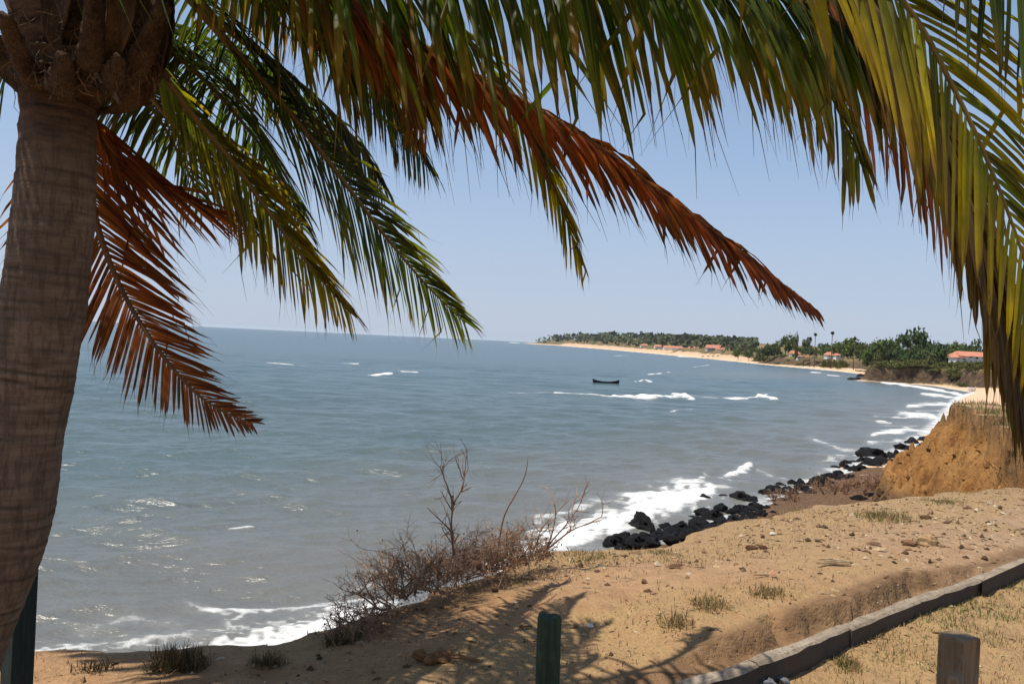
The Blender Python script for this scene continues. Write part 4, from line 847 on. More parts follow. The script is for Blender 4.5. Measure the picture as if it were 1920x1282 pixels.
lng = [(930, 1065, 6.0), (938, 1000, 6.0), (948, 960, 6.0), (968, 925, 6.0), (985, 890, 6.0), (990, 856, 6.0)]
bush([(920, 1068, 6.0, .5, 0, 7), (955, 1058, 6.1, .5, 0, 7), (985, 1052, 6.2, .45, .1, 6), (905, 1072, 6.0, .42, 0, 6), (940, 1062, 6.05, .4, .1, 6)], 'dense low dead bush with one long bare stick rising from it', 42, special=[(lng, .008)])
br = [[(1018, 1048, 6.3), (1030, 1020, 6.3), (1060, 985, 6.3), (1085, 950, 6.3), (1092, 930, 6.3)], [(1020, 1040, 6.3), (1035, 1000, 6.3), (1042, 960, 6.3), (1038, 945, 6.3)], [(1025, 1030, 6.3), (1070, 995, 6.3), (1105, 980, 6.3), (1128, 968, 6.3)], [(985, 1060, 6.2), (1005, 1020, 6.2), (1015, 990, 6.2)]]
bush([(1010, 1050, 6.3, .3, .1, 3), (1020, 1046, 6.35, .3, .3, 2)], 'sparse dead shrub with bare spreading branches in front of the surf', 43, special=[(k, .008) for k in br], extra=[(k, .012, 7) for k in br])
bush([(655, 1195, 4.65, .30, -.2, 5), (675, 1178, 4.8, .32, -.2, 5), (700, 1160, 5.0, .34, -.1, 5), (640, 1200, 4.6, .22, -.4, 4)], 'small dead bush lowest on the bank edge, left of the big one', 44)

def lowbush(px, py, zb, h, n, label, seed):
    D = onz(px, py, zb)[1]; bush([(px+dx, py+abs(dx)*.05, D, h, 0, n) for dx in (-20, 0, 19)], label, seed, rs=4.5)
lowbush(1470, 938, 1.6, 1.2, 3, 'dry stems beside the black boulders where the grass bank meets the shore', 51)
lowbush(1565, 926, 1.6, 1.5, 4, 'reddish dry scrub between the rusty rocks and the grass bank', 52)
lowbush(1640, 920, 1.9, 1.3, 4, 'dry scrub just left of the foot of the orange cliff', 53)
lowbush(1752, 838, 1.4, 1.2, 3, 'pale dry scrub behind the left edge of the orange cliff', 54)
# ------------------------------------------------------------------ grass and crumbs on the ground
def blades(name, pos, hgt, col, lean=0.5, wd=0.0025, seed=0, kind='stuff'):
    rg = np.random.default_rng(seed); n = len(pos); hgt = np.asarray(hgt)
    az = rg.random(n)*6.28; ln = np.abs(rg.normal(0, lean, n)); d = np.stack([np.cos(az)*ln, np.sin(az)*ln, np.ones(n)], 1); d /= np.linalg.norm(d, axis=1)[:, None]
    a2 = rg.random(n)*6.28; w = np.stack([np.cos(a2), np.sin(a2), np.zeros(n)], 1)*wd*(0.6+rg.random(n)*.9)[:, None]
    m = pos+d*hgt[:, None]*.55; t = pos+d*hgt[:, None]*np.array([1.15, 1.15, 1.0]); t[:, 2] -= hgt*ln*.25
    v = np.stack([pos-w, pos+w, m+w*.8, m-w*.8, t], 1).reshape(-1, 3); i = np.arange(n)[:, None]*5
    me = mesh_np(name, v, np.hstack([i, i+1, i+2, i+3]), np.hstack([i+3, i+2, i+4]), M['grass'], False, {'Col': np.repeat(col, 5, 0)})
    return obj(name, me, None, kind)
STRAW = np.array([.38, .265, .12]); DRYB = np.array([.26, .17, .085]); GRN = np.array([.17, .18, .055])
def scatter(n, fun, x0, x1, y0, y1, seed):
    rg = np.random.default_rng(seed); x = rg.uniform(x0, x1, n); y = rg.uniform(y0, y1, n); z, d, s = height(x, y, True)
    k = rg.random(n) < fun(x, y, z, d, s); return np.stack([x, y, z-.004], 1)[k], x[k], y[k], d[k], s[k]
def clump(x, y, s): return sstep(.42, .62, fbm(x*2.3, y*2.3, s, 3))
# lawn on the near side of the kerb
pos, x, y, d, s = scatter(60000, lambda x, y, z, d, s: (s < -.01)*(0.25+0.75*clump(x, y, 5)), 0.6, 6, 3.0, 7.2, 51)
rg = np.random.default_rng(1); c = STRAW*(.7+.5*rg.random((len(pos), 1))); gk = clump(x, y, 15)*sstep(.9, .0, -s)*.8+.12; m = rg.random(len(pos)) < gk; c[m] = GRN*(.7+.7*rg.random((m.sum(), 1)))
blades('grass', pos, .02+.035*rg.random(len(pos)), c, .8, .0022, 2)
# straw on the bank and the seaward edge
pos, x, y, d, s = scatter(150000, lambda x, y, z, d, s: (d > -.25)*(s > .3)*np.clip(.9*sstep(.9, .1, np.abs(d-.35))*(y > 5.9)+.8*sstep(.55, .15, np.abs(s-.75))*sstep(6.2, 5.2, y)+.55*sstep(.5, .68, fbm(x*1.1, y*1.1, 15, 3))+.04, 0, 1)*(.25+.75*clump(x, y, 8)), -3, 9, 3.6, 13, 52)
c = np.where(rg.random((len(pos), 1)) < .65, STRAW, DRYB)*(.65+.5*rg.random((len(pos), 1))); m = rg.random(len(pos)) < .05; c[m] = GRN*(.8+.6*rg.random((m.sum(), 1)))
blades('dry_grass', pos, .012+.04*rg.random(len(pos))**1.8, c, 1.3, .0024, 3)
pos, x, y, d, s = scatter(90000, lambda x, y, z, d, s: (d > -.25)*(d < 2.5)*np.clip(sstep(1.2, 0, np.abs(d))*.8+.25, 0, 1)*clump(x*.5, y*.5, 28)*(y > 18), 12, 27, 17, 46, 54)
c = np.where(rg.random((len(pos), 1)) < .6, STRAW*.8, DRYB)*(.6+.6*rg.random((len(pos), 1))); m = rg.random(len(pos)) < .3; c[m] = GRN*(.8+.6*rg.random((m.sum(), 1)))
blades('dry_grass', pos, .10+.26*rg.random(len(pos))**2, c, .8, .011, 9)
def clods():
    pos, x, y, d, s = scatter(20000, lambda x, y, z, d, s: (d < -.15)*(z > .3)*(x > 4+(y-16)*.25)*(.35+.65*clump(x*.4, y*.4, 31)), 4, 27, 14, 45, 55)
    rg = np.random.default_rng(6); V = []; Fq = []; Cc = []
    for p in pos[:5200]:
        r = (.025+.11*rg.random()**4)*(1 if p[2] > 2.6 else 2.0); k = len(V); oc = np.array([(1, 0, 0), (0, 1, 0), (-1, 0, 0), (0, -1, 0), (0, 0, 1), (0, 0, -1)])*rg.uniform(.6, 1.3, 3)*r+rg.normal(0, r*.2, (6, 3)); V += list(oc+p)
        Fq += [(k+a, k+(a+1) % 4, k+4) for a in range(4)]+[(k+(a+1) % 4, k+a, k+5) for a in range(4)]
        c = np.array((.36, .18, .06) if p[2] > 2.4 else (.17, .095, .05))*rg.uniform(.35, 1.2); Cc += [c]*6
    obj('earth_clods', mesh_np('earth_clods', V, None, Fq, M['debris'], False, {'Col': np.array(Cc)}), None, 'stuff')
clods()
# distinct tufts
def tuft(px, py, wpx, hpx, n, mixg, label, seed, zg=None, lean=.5, dark=1.0, D=None):
    p = onz(px, py, G) if D is None else at(px, py, D); D_ = p[1]
    rg = np.random.default_rng(seed); sx = wpx*D_/F/2*(1.0 if D else 1.25); x = p[0]+np.clip(rg.normal(0, .42, n), -.8, .8)*sx; y = p[1]+np.clip(rg.normal(0, .4, n), -.75, .75)*sx*(.8 if D else 1.2); hpx = hpx if D else hpx*.62; lean = lean if D else lean*1.6; mixg = mixg*.75
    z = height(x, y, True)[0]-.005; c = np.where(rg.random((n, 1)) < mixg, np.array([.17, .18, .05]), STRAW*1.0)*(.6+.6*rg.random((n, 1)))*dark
    o = blades('grass_tuft', np.stack([x, y, z], 1)-np.array([p[0], p[1], G]), hpx*D_/F*(.45+.6*rg.random(n)), c, lean, .0028, seed, None)
    o.location = (p[0], p[1], G); tag(o, label, 'grass tuft', 'grass tufts on the bank'); return o
tuft(1660, 975, 90, 34, 500, .65, 'green grass tuft on the flat ground near the orange cliff', 61)
tuft(1765, 940, 60, 18, 260, .6, 'small green tuft at the foot of the orange cliff', 62)
tuft(1100, 1038, 110, 22, 420, .6, 'greenish tuft on the edge between dead shrub and black rocks', 63)
tuft(1240, 1030, 70, 16, 220, .55, 'low greenish tuft on the edge below the tall black boulder', 64)
tuft(1330, 1185, 70, 40, 330, .12, 'straw tuft on the earth bank above the kerb', 65, lean=.6)
tuft(1435, 1165, 60, 34, 260, .15, 'straw and green tuft over the broken lip of the bank', 66)
tuft(1590, 1235, 50, 34, 240, .7, 'green tuft growing against the shaded kerb face', 67)
tuft(1265, 1215, 60, 40, 260, .05, 'dry straw tuft at the low end of the bank', 68)
tuft(1460, 940, 100, 22, 300, .7, 'green tuft beside the rounded black boulders at the edge', 69)
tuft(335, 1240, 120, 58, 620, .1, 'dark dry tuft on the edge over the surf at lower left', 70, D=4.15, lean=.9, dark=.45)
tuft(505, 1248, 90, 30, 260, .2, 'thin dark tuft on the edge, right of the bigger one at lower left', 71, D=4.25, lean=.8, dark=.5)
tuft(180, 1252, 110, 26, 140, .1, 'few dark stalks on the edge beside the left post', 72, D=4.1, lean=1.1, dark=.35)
tuft(640, 1215, 80, 34, 240, .5, 'greenish tuft at the foot of the small dead bush', 73, D=4.6, dark=.6)
# pebbles, crumbs, bits of straw
def pebbles():
    rg = np.random.default_rng(5); V = []; Fq = []; Cc = []
    pos, x, y, d, s = scatter(5200, lambda x, y, z, d, s: (d > .05)*(s > .3)*(.25+.75*sstep(.4, .6, fbm(x*.9, y*.9, 25, 3)))*np.where(y > 6.2, 1, .55), -2.5, 9, 3.9, 12.5, 77)
    for p in pos:
        r = .006+.017*rg.random()**3*(1 if p[1] < 6 else 1.5); k = len(V); sc = rg.uniform(.6, 1.5, 3)*r*np.array([1.2, 1, .8])
        oc = np.array([(1, 0, 0), (0, 1, 0), (-1, 0, 0), (0, -1, 0), (0, 0, 1), (0, 0, -1)])*sc+rg.normal(0, r*.15, (6, 3)); w = rg.random()*6.28
        R = np.array([[math.cos(w), -math.sin(w), 0], [math.sin(w), math.cos(w), 0], [0, 0, 1]]); V += list(oc@R.T+p+[0, 0, sc[2]*.5])
        Fq += [(k+a, k+(a+1) % 4, k+4) for a in range(4)]+[(k+(a+1) % 4, k+a, k+5) for a in range(4)]
        q = rg.random(); c = (.50, .40, .28) if q < .3 else ((.10, .06, .035) if q < .75 else (.27, .17, .09)); Cc += [np.array(c)*rg.uniform(.7, 1.25)]*6
    obj('pebbles', mesh_np('pebbles', V, None, Fq, M['debris'], False, {'Col': np.array(Cc)}), None, 'stuff')
    mb = MB()
    pos, x, y, d, s = scatter(5200, lambda x, y, z, d, s: (d > .1)*(.3+.7*sstep(.4, .6, fbm(x*.9, y*.9, 25, 3)))*(y > 4), -2.2, 9, 3.9, 12, 78)
    for p in pos:
        w = rg.random()*6.28; l = rg.uniform(.015, .06)*(1+.5*(p[1] > 7)); t = np.array([math.cos(w), math.sin(w), rg.normal(0, .1)])*l/2
        n = np.array([-math.sin(w), math.cos(w), 0])*rg.uniform(.0015, .005); h = np.array([0, 0, .006+.006*rg.random()])
        c = np.array((.52, .40, .23) if rg.random() < .55 else (.20, .11, .055))*rg.uniform(.7, 1.2)
        mb.add([p-t-n+h*.3, p-t+n+h, p+t+n+h*.8, p+t-n+h*.3, p+h*1.6], [(0, 1, 4), (1, 2, 4), (2, 3, 4), (3, 0, 4)], c)
    mb.obj('leaf_litter', M['debris'], None, False, 'stuff')
pebbles()
# single pieces of debris
def husk(px, py, w, h, col, name, label, cat, seed, flat=.7, n=1, kind='husk'):
    p0 = onz(px, py, G); p = np.array([p0[0], p0[1], gz(p0[0], p0[1])]); s = w*p[1]/F/2; rg = np.random.default_rng(seed); mb = MB()
    if kind == 'husk':           # half shell, fibrous and open on one side
        na, nb = 14, 8; v = []
        for i in range(nb):
            a = math.pi*(i/(nb-1))*.95
            for j in range(na):
                b_ = math.pi*1.25*j/(na-1)-.35; r = 1+rg.normal(0, .07)
                v.append((-math.cos(a)*s*1.15*r, math.sin(a)*math.cos(b_)*s*.75*r, math.sin(a)*math.sin(b_)*s*flat*r+s*.28))
        mb.add(v, [tuple(q) for q in grid_quads(nb, na)], np.clip(np.array(col)*(.6+.7*rg.random((len(v), 1))), 0, 1))
        for k in range(14):
            q = v[rg.integers(len(v))]; mb.tube([q, np.array(q)+rg.normal(0, s*.25, 3)*[1, 1, .6]], .0012, 3, np.array(col)*1.3, False)
    elif kind == 'sheath':       # pointed woody spathe
        v = []
        for i in range(12):
            t = i/11; wd = math.sin(math.pi*min(t*.9+.03, 1))**.7*s*.42
            for j in range(6):
                x = (j/5-.5)*2; v.append(((t-.5)*2*s, x*wd, (1-x*x)*wd*.75+.006+.012*t))
        mb.add(v, [tuple(q) for q in grid_quads(12, 6)], np.array(col)*(.7+.5*rg.random((72, 1))))
    elif kind == 'wedge':        # broad triangular end of a frond stalk with a stalk
        q = s*.5; mb.add([(-.1*s, -.3*q, .01), (s, -.9*q, .012), (.75*s, .9*q, .05), (-.1*s, .3*q, .02), (.5*s, 0, .045)], [(0, 1, 4), (1, 2, 4), (2, 3, 4), (3, 0, 4), (3, 2, 1, 0)], col)
        mb.tube([(-.1*s, 0, .015), (-1.2*s, .1*s, .012), (-2.2*s, .05*s, .01)], np.array([.012, .008, .005]), 6, (.40, .28, .16)); mb.tube([(-.6*s, .1*s, .015), (-.1*s, .9*s, .02), (.3*s, 1.0*s, .015)], .004, 5, (.5, .4, .25))
    elif kind == 'stick':
        for k in range(n):
            a = rg.normal(0, .12); l = s*rg.uniform(.7, 1.1); o = rg.normal(0, s*.12, 2); m_ = np.array([o[0], o[1], .015+.01*k]); t = np.array([math.cos(a), math.sin(a), rg.normal(0, .03)])*l
            mb.tube([m_-t, m_-t*.3+[0, 0, .008], m_+t*.4, m_+t], np.array([.5, 1, .9, .4])*s*.09, 7, np.array(col)*(.8+.5*rg.random()))
    elif kind == 'lump':
        for k in range(n):
            o = rg.normal(0, s*.38, 2)*[1.2, .5] if n > 1 else (0, 0); r = s*(rg.uniform(.22, .42) if n > 1 else .85); k2 = []
            for i in range(5):
                a = math.pi*(i+.5)/5
                for j in range(8):
                    b_ = 2*math.pi*j/8; q = r*(1+rg.normal(0, .16)); k2.append((o[0]+q*math.sin(a)*math.cos(b_), o[1]+q*math.sin(a)*math.sin(b_), r*flat*.7+q*math.cos(a)*flat))
            f = [(i*8+j, (i+1)*8+j, (i+1)*8+(j+1) % 8, i*8+(j+1) % 8) for i in range(4) for j in range(8)]+[tuple(range(8)), tuple(range(32, 40))[::-1]]
            mb.add(k2, f, np.clip(np.array(col)*(.7+.6*rg.random((40, 1))), 0, 1))
    o = mb.obj(name, M['debris'], None, False); o.location = p; o.rotation_euler = (0, 0, rg.random()*.8-.4); tag(o, label, cat); return o
HB = (.11, .055, .03); HP = (.42, .30, .18)
husk(1409, 1032, 20, 16, HB, 'coconut_husk', 'dark brown open coconut husk on the sand, ring-like half shell', 'coconut husk', 1)
husk(1430, 1031, 14, 14, HB, 'coconut_husk', 'small dark husk piece right beside the ring-like one', 'coconut husk', 2)
husk(1264, 1082, 34, 12, (.17, .09, .05), 'leaf_spathe', 'pointed dark brown woody leaf spathe lying on bare sand', 'dry spathe', 3, kind='sheath')
husk(1207, 1112, 14, 9, (.16, .085, .05), 'wood_chip', 'small brown wood lump on bare sand left of centre kerb', 'wood chip', 4, kind='lump')
husk(1180, 1103, 26, 8, HP, 'dry_stick', 'short pale stick on the sand near the brown wood lump', 'stick', 5, kind='stick')
husk(1440, 1124, 26, 16, (.55, .30, .18), 'palm_stalk', 'pinkish triangular end of a palm stalk with its thin stem', 'palm stalk', 6, kind='wedge')
husk(1560, 1108, 64, 10, HP, 'dry_stick', 'bundle of pale and dark sticks above the kerb bank', 'stick', 7, kind='stick', n=3)
husk(1738, 1034, 34, 22, (.38, .25, .13), 'coconut_husk', 'large shaggy tan coconut husk among scattered pieces at the right', 'coconut husk', 8, flat=.9)
husk(1704, 1033, 24, 12, (.20, .11, .06), 'coconut_husk', 'flat dark husk left of the large shaggy tan one', 'coconut husk', 9, flat=.5)
husk(1768, 1036, 30, 12, (.34, .22, .12), 'coconut_husk', 'low tan husk heap right of the large shaggy one', 'coconut husk', 10, kind='lump', n=4)
husk(1735, 978, 18, 18, (.14, .07, .04), 'coconut_husk', 'small upright brown husk near the grass tuft', 'coconut husk', 11)
husk(1776, 990, 22, 10, (.18, .10, .06), 'dry_leaf', 'curled brown leaf right of the upright husk', 'dry leaf', 12, kind='sheath')
husk(1648, 1050, 28, 13, (.50, .37, .22), 'leaf_spathe', 'pale wedge of dry spathe below the scattered husks', 'dry spathe', 13, kind='sheath')
husk(1637, 1030, 26, 9, (.17, .095, .055), 'leaf_spathe', 'dark flat spathe piece left of the husks', 'dry spathe', 14, kind='sheath')
husk(1105, 1195, 17, 11, (.78, .76, .72), 'crumpled_paper', 'crumpled white scrap of paper on the sand right of the round post', 'litter', 15, kind='lump', flat=.5)
husk(988, 1187, 18, 9, (.12, .055, .03), 'dry_leaf', 'small curled dark leaf on the sand left of the round post', 'dry leaf', 16, kind='sheath')
husk(1450, 1000, 14, 10, (.75, .70, .60), 'shell', 'pale shell at the seaward edge near the black boulders', 'shell', 17, kind='lump', flat=.5)
husk(928, 1100, 14, 9, (.08, .045, .03), 'wood_chip', 'dark wood chip in front of the dead bush', 'wood chip', 18, kind='lump')
husk(825, 1250, 90, 26, (.24, .12, .05), 'fibre_heap', 'heap of orange brown palm fibre in the dappled shade at the bottom', 'palm fibre', 19, kind='lump', n=9, flat=.5)
husk(870, 1262, 60, 14, (.30, .16, .07), 'dry_stick', 'two reddish sticks poking out of the fibre heap', 'stick', 20, kind='stick', n=2)
husk(1436, 1277, 44, 15, (.20, .20, .21), 'stone', 'dark grey stone under the kerb face at the bottom edge', 'stone', 21, kind='lump', flat=.55)
husk(1470, 1268, 30, 12, (.16, .16, .17), 'stone', 'smaller dark grey stone right of the first under the kerb', 'stone', 22, kind='lump', flat=.55)
husk(1815, 905, 16, 6, (.72, .66, .5), 'dry_leaf', 'pale curled leaf at the foot of the cliff, far right', 'dry leaf', 23, kind='sheath')
husk(1700, 1108, 30, 8, HP, 'dry_stick', 'short pale stick just above the kerb at the right', 'stick', 24, kind='stick')

# ------------------------------------------------------------------ trees and bushes of the far shore
def crown_mesh(kind, seed):
    rg = np.random.default_rng(seed); V = []; Cc = []; lob = []
    nl = {'round': 9, 'tall': 9, 'umbrella': 9, 'bush': 7}[kind]
    for k in range(nl):
        a = rg.random()*6.28; r = rg.random()**.6
        if kind == 'umbrella': lob.append((np.array([math.cos(a)*r*.72, math.sin(a)*r*.72, .62+.2*rg.random()-.15*r]), rg.uniform(.26, .40)))
        elif kind == 'tall': lob.append((np.array([math.cos(a)*r*.5, math.sin(a)*r*.5, .25+.62*k/nl]), rg.uniform(.22, .34)))
        elif kind == 'bush': lob.append((np.array([math.cos(a)*r*.65, math.sin(a)*r*.65, .18+.3*rg.random()*(1-r)]), rg.uniform(.28, .42)))
        else: lob.append((np.array([math.cos(a)*r*.60, math.sin(a)*r*.60, .24+.5*rg.random()*(1-.4*r)]), rg.uniform(.27, .40)))
    n = 900; base = np.array((.125, .128, .04) if kind == 'bush' and seed % 2 else [(.105, .140, .036), (.13, .145, .05), (.08, .115, .04), (.15, .14, .058)][seed % 4])
    for k in range(n):
        c, r = lob[rg.integers(nl)]; d = rg.normal(0, 1, 3); d /= np.linalg.norm(d); d[2] = abs(d[2])*1.0-.25*(rg.random() < .5)
        q = c+d*r*(.55+.5*rg.random()); s = rg.uniform(.035, .085); a = rg.normal(0, 1, 3)+d*1.2; a /= np.linalg.norm(a)
        x = np.cross(a, rg.normal(0, 1, 3)); x /= np.linalg.norm(x); y = np.cross(a, x)
        V += [q+x*s, q+y*s*.8, q-x*s, q-y*s*.8]; Cc += [np.clip(base*rg.uniform(.55, 1.45)*np.array([1+rg.normal(0, .12), 1, 1]), .005, .3)]*4
    i = np.arange(n)[:, None]*4
    return mesh_np('crown', V, np.hstack([i, i+1, i+2, i+3]), None, M['tree'], False, {'Col': np.array(Cc)})
CR = {k: [crown_mesh(k, 10*j+q) for j in range(4)] for q, k in enumerate(('round', 'tall', 'umbrella', 'bush'))}
tb_ = MB()
tb_.tube([(0, 0, -.05), (.015, 0, .2), (-.01, .01, .5)], np.array([.035, .025, .015]), 6)
for a in range(4):
    tb_.tube([(0, 0, .2), (math.cos(a*1.6)*.12, math.sin(a*1.6)*.12, .42), (math.cos(a*1.6)*.3, math.sin(a*1.6)*.3, .6)], np.array([.018, .013, .006]), 5)
TRK = tb_.mesh('trunk', M['wood'], True)
def palm_head(fan):
    rg = np.random.default_rng(3); mb = MB()
    for k in range(16 if not fan else 26):
        a = k*2.4; e = rg.uniform(-.3, 1.1) if not fan else rg.uniform(-.7, 1.4); d = np.array([math.cos(a)*math.cos(e), math.sin(a)*math.cos(e), math.sin(e)]); pts = [np.zeros(3)]
        L = 1.0 if not fan else .62
        for m in range(5): dd_ = d+np.array([0, 0, -1])*(.25*m if not fan else .06*m); dd_ /= np.linalg.norm(dd_); pts.append(pts[-1]+dd_*L/5)
        sd = np.array([-math.sin(a), math.cos(a), 0]); v = []
        for m, p in enumerate(pts): w = (.03, .14, .16, .14, .09, .01)[m]*(1 if not fan else 1.7); v += [p-sd*w+[0, 0, -w*.6], p+[0, 0, .0], p+sd*w+[0, 0, -w*.6]]
        mb.add(v, [tuple(q) for q in grid_quads(6, 3)], np.array((.06, .075, .025))*rg.uniform(.5, 1.3))
    return mb.mesh('fronds', M['tree'])
PH = {False: palm_head(False), True: palm_head(True)}
pt_ = MB(); pt_.tube([(0, 0, -.03), (.01, 0, .3), (0, .01, .7), (0, 0, 1)], np.array([.02, .014, .012, .012]), 6); PTR = pt_.mesh('trunk', M['wood'], True)
def tree(px, D, top, w, kind, label, group, base=None, seed=0):
    if base is None:
        for q in range(60):
            x = (px-960)/F*D
            if x-xs(D) > (3 if 255 < D < 330 else 9): break
            D *= 1.012
    p = at(px, 650, D); x, y = p[0], p[1]; zb = shz(x, y) if base is None else base
    zt = at(px, top, D)[2]; h = max(zt-zb, 1.0); W = w*D/F
    nm = {'round': 'broadleaf_tree', 'tall': 'broadleaf_tree', 'umbrella': 'broadleaf_tree', 'bush': 'bush', 'palm': 'coconut_palm', 'fan': 'fan_palm'}[kind]
    cat = 'bush' if kind == 'bush' else ('palm tree' if kind in ('palm', 'fan') else 'tree')
    e = empty(nm, (x, y, zb-.1), random.random()*6.28, label, cat, group)
    if kind in ('palm', 'fan'):
        t = obj('trunk', PTR, e); c = obj('crown', PH[kind == 'fan'], e); R = W/2*(1 if kind == 'palm' else 1.4); hh = h-R*.45
        t.scale = (max(.25/.014, R*.1/.014*.5),)*2+(hh,); c.location = (0, 0, hh); c.scale = (R, R, R)
    else:
        c = obj('crown', CR[kind][seed % 4], e)
        if kind != 'bush': t = obj('trunk', TRK, e); t.scale = (W*.6, W*.6, h)
        c.scale = (W/2*1.08, W/2*1.08, h*1.02)
    return e
BIG = [(1473, 660, 624, 50, 'round', 'big dark rounded tree above the white house, tallest on that stretch'), (1440, 560, 640, 40, 'round', 'bushy tree at the left shoulder of the big dark one'), (1512, 640, 634, 30, 'tall', 'tree standing right of the big dark rounded one'), (1493, 570, 626, 12, 'tall', 'thin crown rising between the big rounded tree and the fan palms'),
       (1596, 600, 630, 74, 'round', 'broad dome shaped dark tree behind the red roofed hut'), (1550, 620, 640, 46, 'round', 'dark tree left of the broad dome shaped one'), (1630, 450, 640, 44, 'round', 'dark tree right of the broad dome shaped one'), (1665, 400, 632, 50, 'umbrella', 'spreading tree with a ragged brownish crown left of the tall bright one'),
       (1706, 345, 617, 66, 'umbrella', 'tall bright green spreading tree, highest on the headland'), (1750, 350, 634, 52, 'round', 'green tree right of the tall bright spreading one'), (1790, 360, 632, 56, 'round', 'dark tree behind the long orange roof'), (1830, 350, 634, 52, 'round', 'dark tree above the right end of the orange roof'), (1875, 340, 630, 60, 'round', 'dark tree at the right edge behind the hanging brown frond'), (1720, 335, 642, 50, 'round', 'leafy tree below the tall bright spreading one'), (1655, 360, 652, 40, 'bush', 'rounded brownish thicket beside the spreading ragged tree'),
       (1405, 640, 648, 26, 'round', 'round tree right of the long red roofed building'), (1385, 660, 650, 24, 'round', 'small round tree touching the long red roofed building'), (1425, 600, 655, 30, 'bush', 'golden green thicket right above the end of the beach')]
for k, (px, D, top, w, kind, lb) in enumerate(BIG): tree(px, D, top, w, kind, lb, 'trees on the far shore', seed=k)
for px, D, top, w, kind, lb in [(1528, 500, 624, 9, 'fan', 'left one of the two fan palms sticking up above the trees'), (1560, 490, 621, 10, 'fan', 'right one of the two fan palms sticking up above the trees'), (1602, 490, 631, 8, 'fan', 'small fan palm poking out right of the dome shaped tree'),
                            (1648, 330, 640, 44, 'palm', 'coconut palm with drooping fronds over the headland bushes'), (1743, 300, 655, 34, 'palm', 'coconut palm in front of the dark trees, centre of the headland'), (1519, 520, 632, 9, 'fan', 'low fan palm left of the pair'), (1508, 540, 642, 14, 'palm', 'slim coconut palm above the white house')]:
    tree(px, D, top, w, kind, lb, 'palms on the far shore')
HP = [(1474, 1524, 640), (1543, 1584, 600), (1190, 1300, 1400), (1240, 1366, 1200)]
SIL = np.array([(985, 638), (1010, 630), (1060, 632), (1100, 634), (1180, 636), (1250, 641), (1330, 645), (1400, 648), (1440, 644), (1480, 634), (1530, 646), (1600, 640), (1660, 642), (1720, 640), (1800, 640), (1900, 642)])
rg = np.random.default_rng(8)
def fill(n, px0, px1, d0, d1, w0, w1, kinds, label, group, lo, hi):
    for k in range(n):
        px = rg.uniform(px0, px1); y = 0
        for tr in range(30):
            D = d0*(d1/d0)**rg.random(); x = (px-960)/F*D; dsh = x-xs(D)
            w_ = np.interp(D, [58, 245, 275, 330, 440, 490, 520, 640, 1000, 3400], [16, 22, 6, 8, 10, 40, 34, 14, 40, 70])
            if dsh > w_: break
        else: continue
        if any(a-w1*.4 < px < b_+w1*.4 and D < dm for a, b_, dm in HP) and 'beach houses' not in label: continue
        s = np.interp(px, SIL[:, 0], SIL[:, 1]); hz = 641+(px-960)*.0475; zb = shz(x, D); yb = hz-(zb-9)*F/D
        top = s+(yb-s)*rg.uniform(lo, hi)
        if yb-top < 2: top = yb-2.5
        tree(px, D, top, rg.uniform(w0, w1), kinds[rg.integers(len(kinds))], label, group, seed=int(rg.integers(4)))
fill(46, 1430, 1900, 330, 620, 24, 48, ('round', 'round', 'tall', 'umbrella'), 'green tree in the wood behind the headland and the beach houses', 'trees behind the headland', 0, .45)
fill(44, 1425, 1680, 540, 640, 24, 44, ('round', 'tall', 'round', 'umbrella'), 'dark tree in the dense wood round the white house and huts', 'trees behind the headland', .0, .4)
fill(40, 1240, 1460, 620, 1000, 12, 26, ('round', 'round', 'tall', 'bush'), 'green tree behind the long beach with red roofs', 'trees behind the long beach', .05, .6)
fill(70, 1000, 1270, 1200, 3000, 6, 14, ('round', 'tall', 'bush'), 'small distant tree on the farthest point of the bay', 'trees on the far point', .0, .5)
fill(60, 1600, 1890, 262, 325, 24, 50, ('bush',), 'green bush on top of the dark headland bluff', 'bushes on the headland', .55, .8)
fill(60, 1420, 1900, 340, 560, 22, 44, ('bush', 'bush', 'round'), 'leafy thicket filling the gaps under the taller trees of the far shore', 'thickets behind the headland', .25, .7)
fill(16, 1590, 1860, 255, 300, 16, 30, ('bush',), 'dry bush clinging to the dark face of the headland', 'bushes on the headland face', .75, .9)
fill(40, 1195, 1400, 800, 1250, 8, 18, ('bush',), 'low bush in front of the red roofed beach houses', 'bushes before the beach houses', .80, .9)
fill(14, 1500, 1640, 400, 520, 14, 30, ('bush',), 'bush on the brown slope below the dome shaped tree', 'bushes by the houses', .6, .85)
for px in np.arange(1418, 1600, 7.0):
    px += rg.uniform(-4, 4); off = rg.uniform(7, 26)
    D = 520.0
    for q in range(20): D = (xs(D)+off)*F/(px-960)
    hz = 641+(px-960)*.0475; yb = hz-(shz((px-960)/F*D, D)-9)*F/D
    tree(px, D, yb-(rg.uniform(3, 5) if any(a < px < b_ for a, b_, dm in HP) else rg.uniform(5, 10)), rg.uniform(12, 24), 'bush', 'dark bush along the waterline of the bay below the houses', 'bushes along the bay shore', seed=int(rg.integers(4)))
for px in np.arange(1606, 1860, 8.0):
    px += rg.uniform(-5, 5); D = rg.uniform(268, 300); hz = 641+(px-960)*.0475
    for q in range(40):
        if (px-960)/F*D-xs(D) > rg.uniform(4, 8): break
        D += 1.5
    yb = hz-(shz((px-960)/F*D, D)-9)*F/D
    tree(px, D, yb-rg.uniform(6, 13), rg.uniform(14, 34), 'bush', 'bush hanging over the edge of the dark headland face', 'bushes over the headland face', seed=int(rg.integers(4)))
for px in (1776, 1788, 1799, 1811, 1822, 1834, 1846, 1857): tree(px, 318, 667+rg.uniform(-1.5, 2), 22, 'bush', 'green bush in front of the long orange roof', 'bushes before the orange roof', seed=int(rg.integers(4)))
